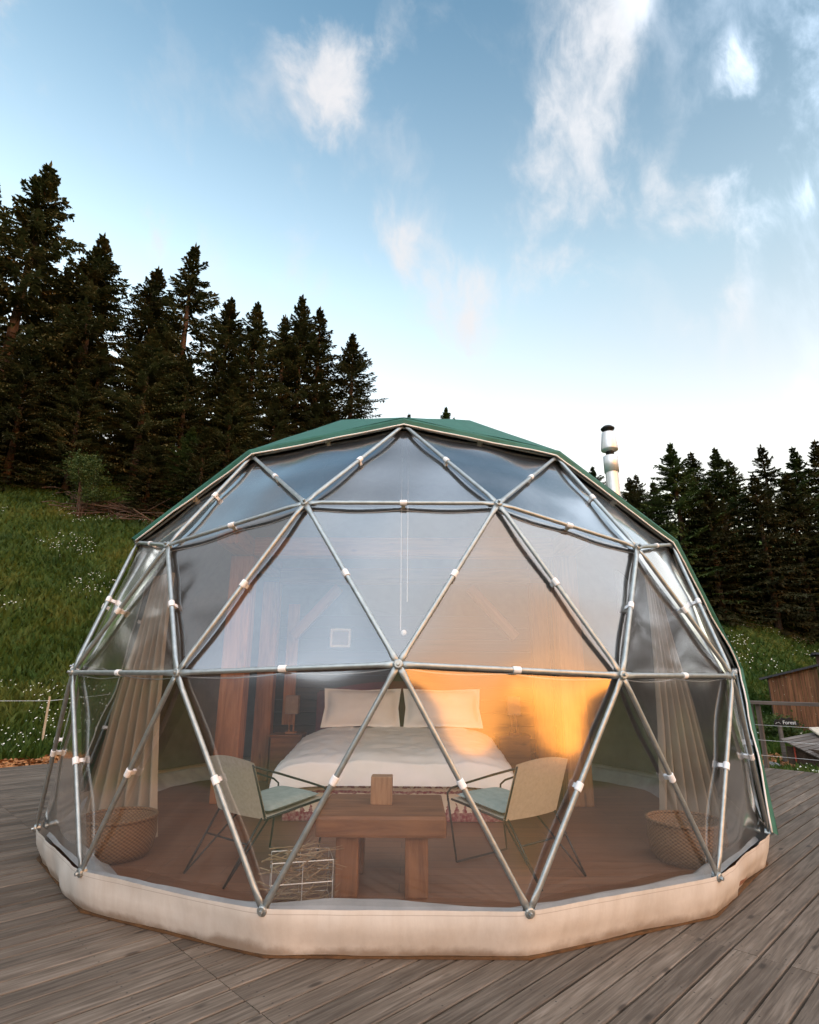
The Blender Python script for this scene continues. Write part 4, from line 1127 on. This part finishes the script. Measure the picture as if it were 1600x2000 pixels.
GL = 'spruces on the slope left of the tent'; GR = 'conifers along the meadow right of the tent'
LEFT = [  # x, y, top z, kind, label
    (-23.97, 23.0, 33.9, 0, 'tallest spruce at the far left, standing above all others'),
    (-26.6, 22.0, 31.8, 2, 'spruce cut by the left edge of the picture beside the tallest one'),
    (-20.84, 25.0, 30.0, 3, 'dense dark spruce right of the tallest spruce'),
    (-18.44, 28.0, 29.8, 0, 'spruce with a twin standing close on its right, third crown from the left'),
    (-15.94, 28.0, 31.8, 2, 'open branched slender spruce in the middle of the left group'),
    (-14.4, 32.0, 30.2, 0, 'narrow spruce just right of the open branched slender one'),
    (-12.53, 33.0, 30.5, 1, 'brownish spruce fourth from the right end of the left group'),
    (-10.75, 35.0, 30.7, 2, 'thin spruce squeezed left of the pair with a double top'),
    (-9.61, 36.0, 33.4, 0, 'taller spruce of the pair near the right end of the left group'),
    (-8.2, 37.0, 32.9, 2, 'slightly lower spruce of the pair near the right end of the left group'),
    (-5.32, 38.0, 30.9, 1, 'last spruce at the right end of the left group'),
    (-24.2, 27.0, 29.0, 3, 'spruce filling the gap behind the tallest spruce'),
    (-22.5, 18.6, 20.5, 3, 'low broad spruce at the left picture edge above the meadow'),
    (-15.6, 23.2, 21.5, 3, 'broad lower spruce in front below the twin tops'),
    (-14.0, 25.0, 20.6, 1, 'brown tinged spruce in front of the slender one'),
    (-11.6, 26.5, 19.6, 3, 'broad spruce low in front, just left of the green canvas'),
    (-12.0, 22.0, 14.5, 4, 'young spruce at the top right corner of the left meadow'),
    (-9.4, 29.0, 20.0, 3, 'broad spruce low in front of the double topped pair'),
    (-7.0, 31.0, 20.5, 1, 'spruce low behind the left shoulder of the tent'),
    (-19.0, 24.0, 21.0, 1, 'shaded spruce in the dark gap behind the meadow bush'),
    (-27.5, 24.5, 26.0, 3, 'shaded spruce low behind the left picture edge'),
    (-17.6, 20.6, 17.0, 3, 'dark low spruce left behind the light green bush'),
    (-12.9, 19.6, 13.0, 3, 'bushy spruce with branches to the ground right of the light green bush'),
    (-10.6, 20.2, 13.6, 1, 'brownish bushy spruce just left of the tent shoulder'),
    (-8.6, 22.6, 14.6, 3, 'bushy spruce half hidden by the tent shoulder'),
    (-20.3, 20.0, 18.5, 3, 'bushy dark spruce at the upper left end of the meadow'),
    (-16.4, 26.5, 24.0, 3, 'dense spruce filling the gap below the slender one'),
    (-22.3, 26.5, 25.5, 3, 'dense spruce filling the gap left of the dark one'),
    (-12.9, 30.0, 23.5, 3, 'dense spruce filling the gap below the narrow tops'),
    (-7.2, 35.5, 24.0, 3, 'dense spruce in the gap before the last one on the right'),
]
for x, y, tz, k, lb in LEFT: spruce(x, y, tz, k, 0, lb, GL)
RIGHT = [
    (16.3, 26.5, 15.5, 4, 'tall pointed spruce first right of the stove pipe'),
    (18.8, 29.0, 15.9, 1, 'small spruce top just right of the tall pointed one'),
    (19.6, 27.5, 15.6, 4, 'bushy green conifer third right of the stove pipe'),
    (22.2, 30.5, 16.0, 0, 'spruce with a blunt top between bushy conifer and layered spruce'),
    (24.9, 31.0, 17.3, 2, 'layered spruce with wide spaced tiers at the right'),
    (25.9, 29.3, 16.4, 4, 'light green spruce second from the right picture edge'),
    (27.3, 29.0, 16.8, 1, 'dark spruce cut by the right picture edge'),
    (16.2, 32.0, 15.4, 2, 'small spruce tip right behind the stove pipe'),
    (14.3, 35.5, 17.3, 4, 'rounded green conifer left behind the stove pipe'),
    (17.6, 25.6, 12.6, 3, 'broad brownish spruce at the top of the right meadow'),
    (20.6, 25.6, 13.2, 3, 'broad dark spruce standing over the shed'),
    (23.2, 26.5, 13.6, 3, 'broad dark spruce above the right part of the shed'),
    (25.6, 26.0, 13.4, 4, 'low branched spruce at the right edge above the shed roof'),
    (14.9, 30.0, 14.5, 3, 'dark spruce directly right of the stove pipe foot'),
    (16.7, 30.5, 14.4, 3, 'dark spruce filling the gap left of the tall pointed one'),
    (14.6, 28.5, 12.4, 3, 'broad spruce low behind the right shoulder of the tent'),
    (3.6, 48.0, 28.6, 4, 'tree tip peeping over the ridge of the green canvas'),
    (-0.35, 52.0, 29.8, 2, 'tiny spruce tip just left of the other tip over the canvas'),
]
for x, y, tz, k, lb in RIGHT: spruce(x, y, tz, k, 0, lb, GR)


def far_wood():
    """the wood that carries on out of the picture to either side"""
    V = []; F = []; r = random.Random(5)
    base = SPR[3][0]; nv = len(base.vertices); co = np.empty(nv * 3, np.float32); base.vertices.foreach_get('co', co); co = co.reshape(-1, 3)
    fi = np.array([p.vertices[:] for p in base.polygons], np.int32); sel = rng.random(len(fi)) < .45; fi = fi[sel]
    spots = [(13.2 + r.uniform(-.6, 1.5) + (4 if i % 2 else 0), 4.5 - i * 1.7 + r.uniform(-.6, .6)) for i in range(5)] + [(-13.4 + r.uniform(-1.5, .6) - (4 if i % 2 else 0), 0 - i * 1.8 + r.uniform(-.6, .6)) for i in range(9)]
    for x, y in spots:
        h = r.uniform(11, 15); s = h / 18; a = r.uniform(0, 6.28); c = co * np.array([s * 1.25, s * 1.25, s]); c = np.stack([c[:, 0] * math.cos(a) - c[:, 1] * math.sin(a), c[:, 0] * math.sin(a) + c[:, 1] * math.cos(a), c[:, 2]], 1) + np.array([x, y, float(ground_h(x, y)) - .4])
        F.append(fi + len(V) * nv); V.append(c)
    o = np_mesh('wood_edge', np.concatenate(V), np.concatenate(F), MAT['spruce']); tag(o, 'edge of the spruce wood closing in on both sides of the deck', 'wood', kind='stuff')


far_wood()


def bush(name, loc, rx, rz, n, mat, label, cat, stem_h=1.0, leaf=.09, group=None):
    t = empty(name, (loc[0], loc[1], float(ground_h(loc[0], loc[1]))), 0, label, cat, group); r = random.Random(n)
    V = []; F = []
    cl = [(Vector((r.gauss(0, .45) * rx, r.gauss(0, .45) * rx, stem_h + rz * (0.5 + r.gauss(0, .28)))), r.uniform(.25, .5) * rx) for _ in range(26)]
    for i in range(n):
        c, s = r.choice(cl); p = c + Vector((r.gauss(0, 1), r.gauss(0, 1), r.gauss(0, .8))) * s * .6
        d = Vector((r.gauss(0, 1), r.gauss(0, 1), r.gauss(0, .6))).normalized(); sd = d.cross(Vector((r.gauss(0, 1), r.gauss(0, 1), 1))).normalized(); l = leaf * r.uniform(.7, 1.4); b = len(V)
        V += [p, p + d * l * .5 - sd * l * .35, p + d * l, p + d * l * .5 + sd * l * .35]; F.append((b, b + 1, b + 2, b + 3))
    mesh_obj('foliage', V, F, mat, t)
    mb = MB()
    for c, s in cl[:12]: mb.tube([(r.gauss(0, .05), r.gauss(0, .05), -.1), c * .5 + Vector((r.gauss(0, .1), r.gauss(0, .1), 0)), c], [.035, .022, .008], 6)
    mb.build('stems', MAT['bark'], t)


bush('hazel_bush', (-15.4, 18.6), 1.15, 1.9, 5200, MAT['leaf'], 'light green leafy bush at the top of the left meadow', 'bush', 1.1)
bush('meadow_shrub', (12.6, 13.6), .6, .6, 2200, MAT['leaf'], 'low dark shrub in front of the plank shed', 'bush', .15, .08)


def brush_pile():
    mb = MB(); r = random.Random(3); gx, gy = -14.3, 19.3
    for i in range(120):
        c = Vector((gx + r.gauss(0, 1.2), gy + r.gauss(0, .5), 0)); c.z = float(ground_h(c.x, c.y)) + r.uniform(.05, .7); a = r.uniform(-.6, .6); l = r.uniform(.5, 1.4)
        d = Vector((math.cos(a), math.sin(a) * .5, r.gauss(0, .3))) * l; mb.tube([c - d, c + Vector((0, 0, r.gauss(.05, .06))), c + d], [.03, .022, .008], 5)
    o = mb.build('brushwood_pile', MAT['bark']); tag(o, 'heap of cut brown branches under the spruces above the left meadow', 'branch pile')


brush_pile()
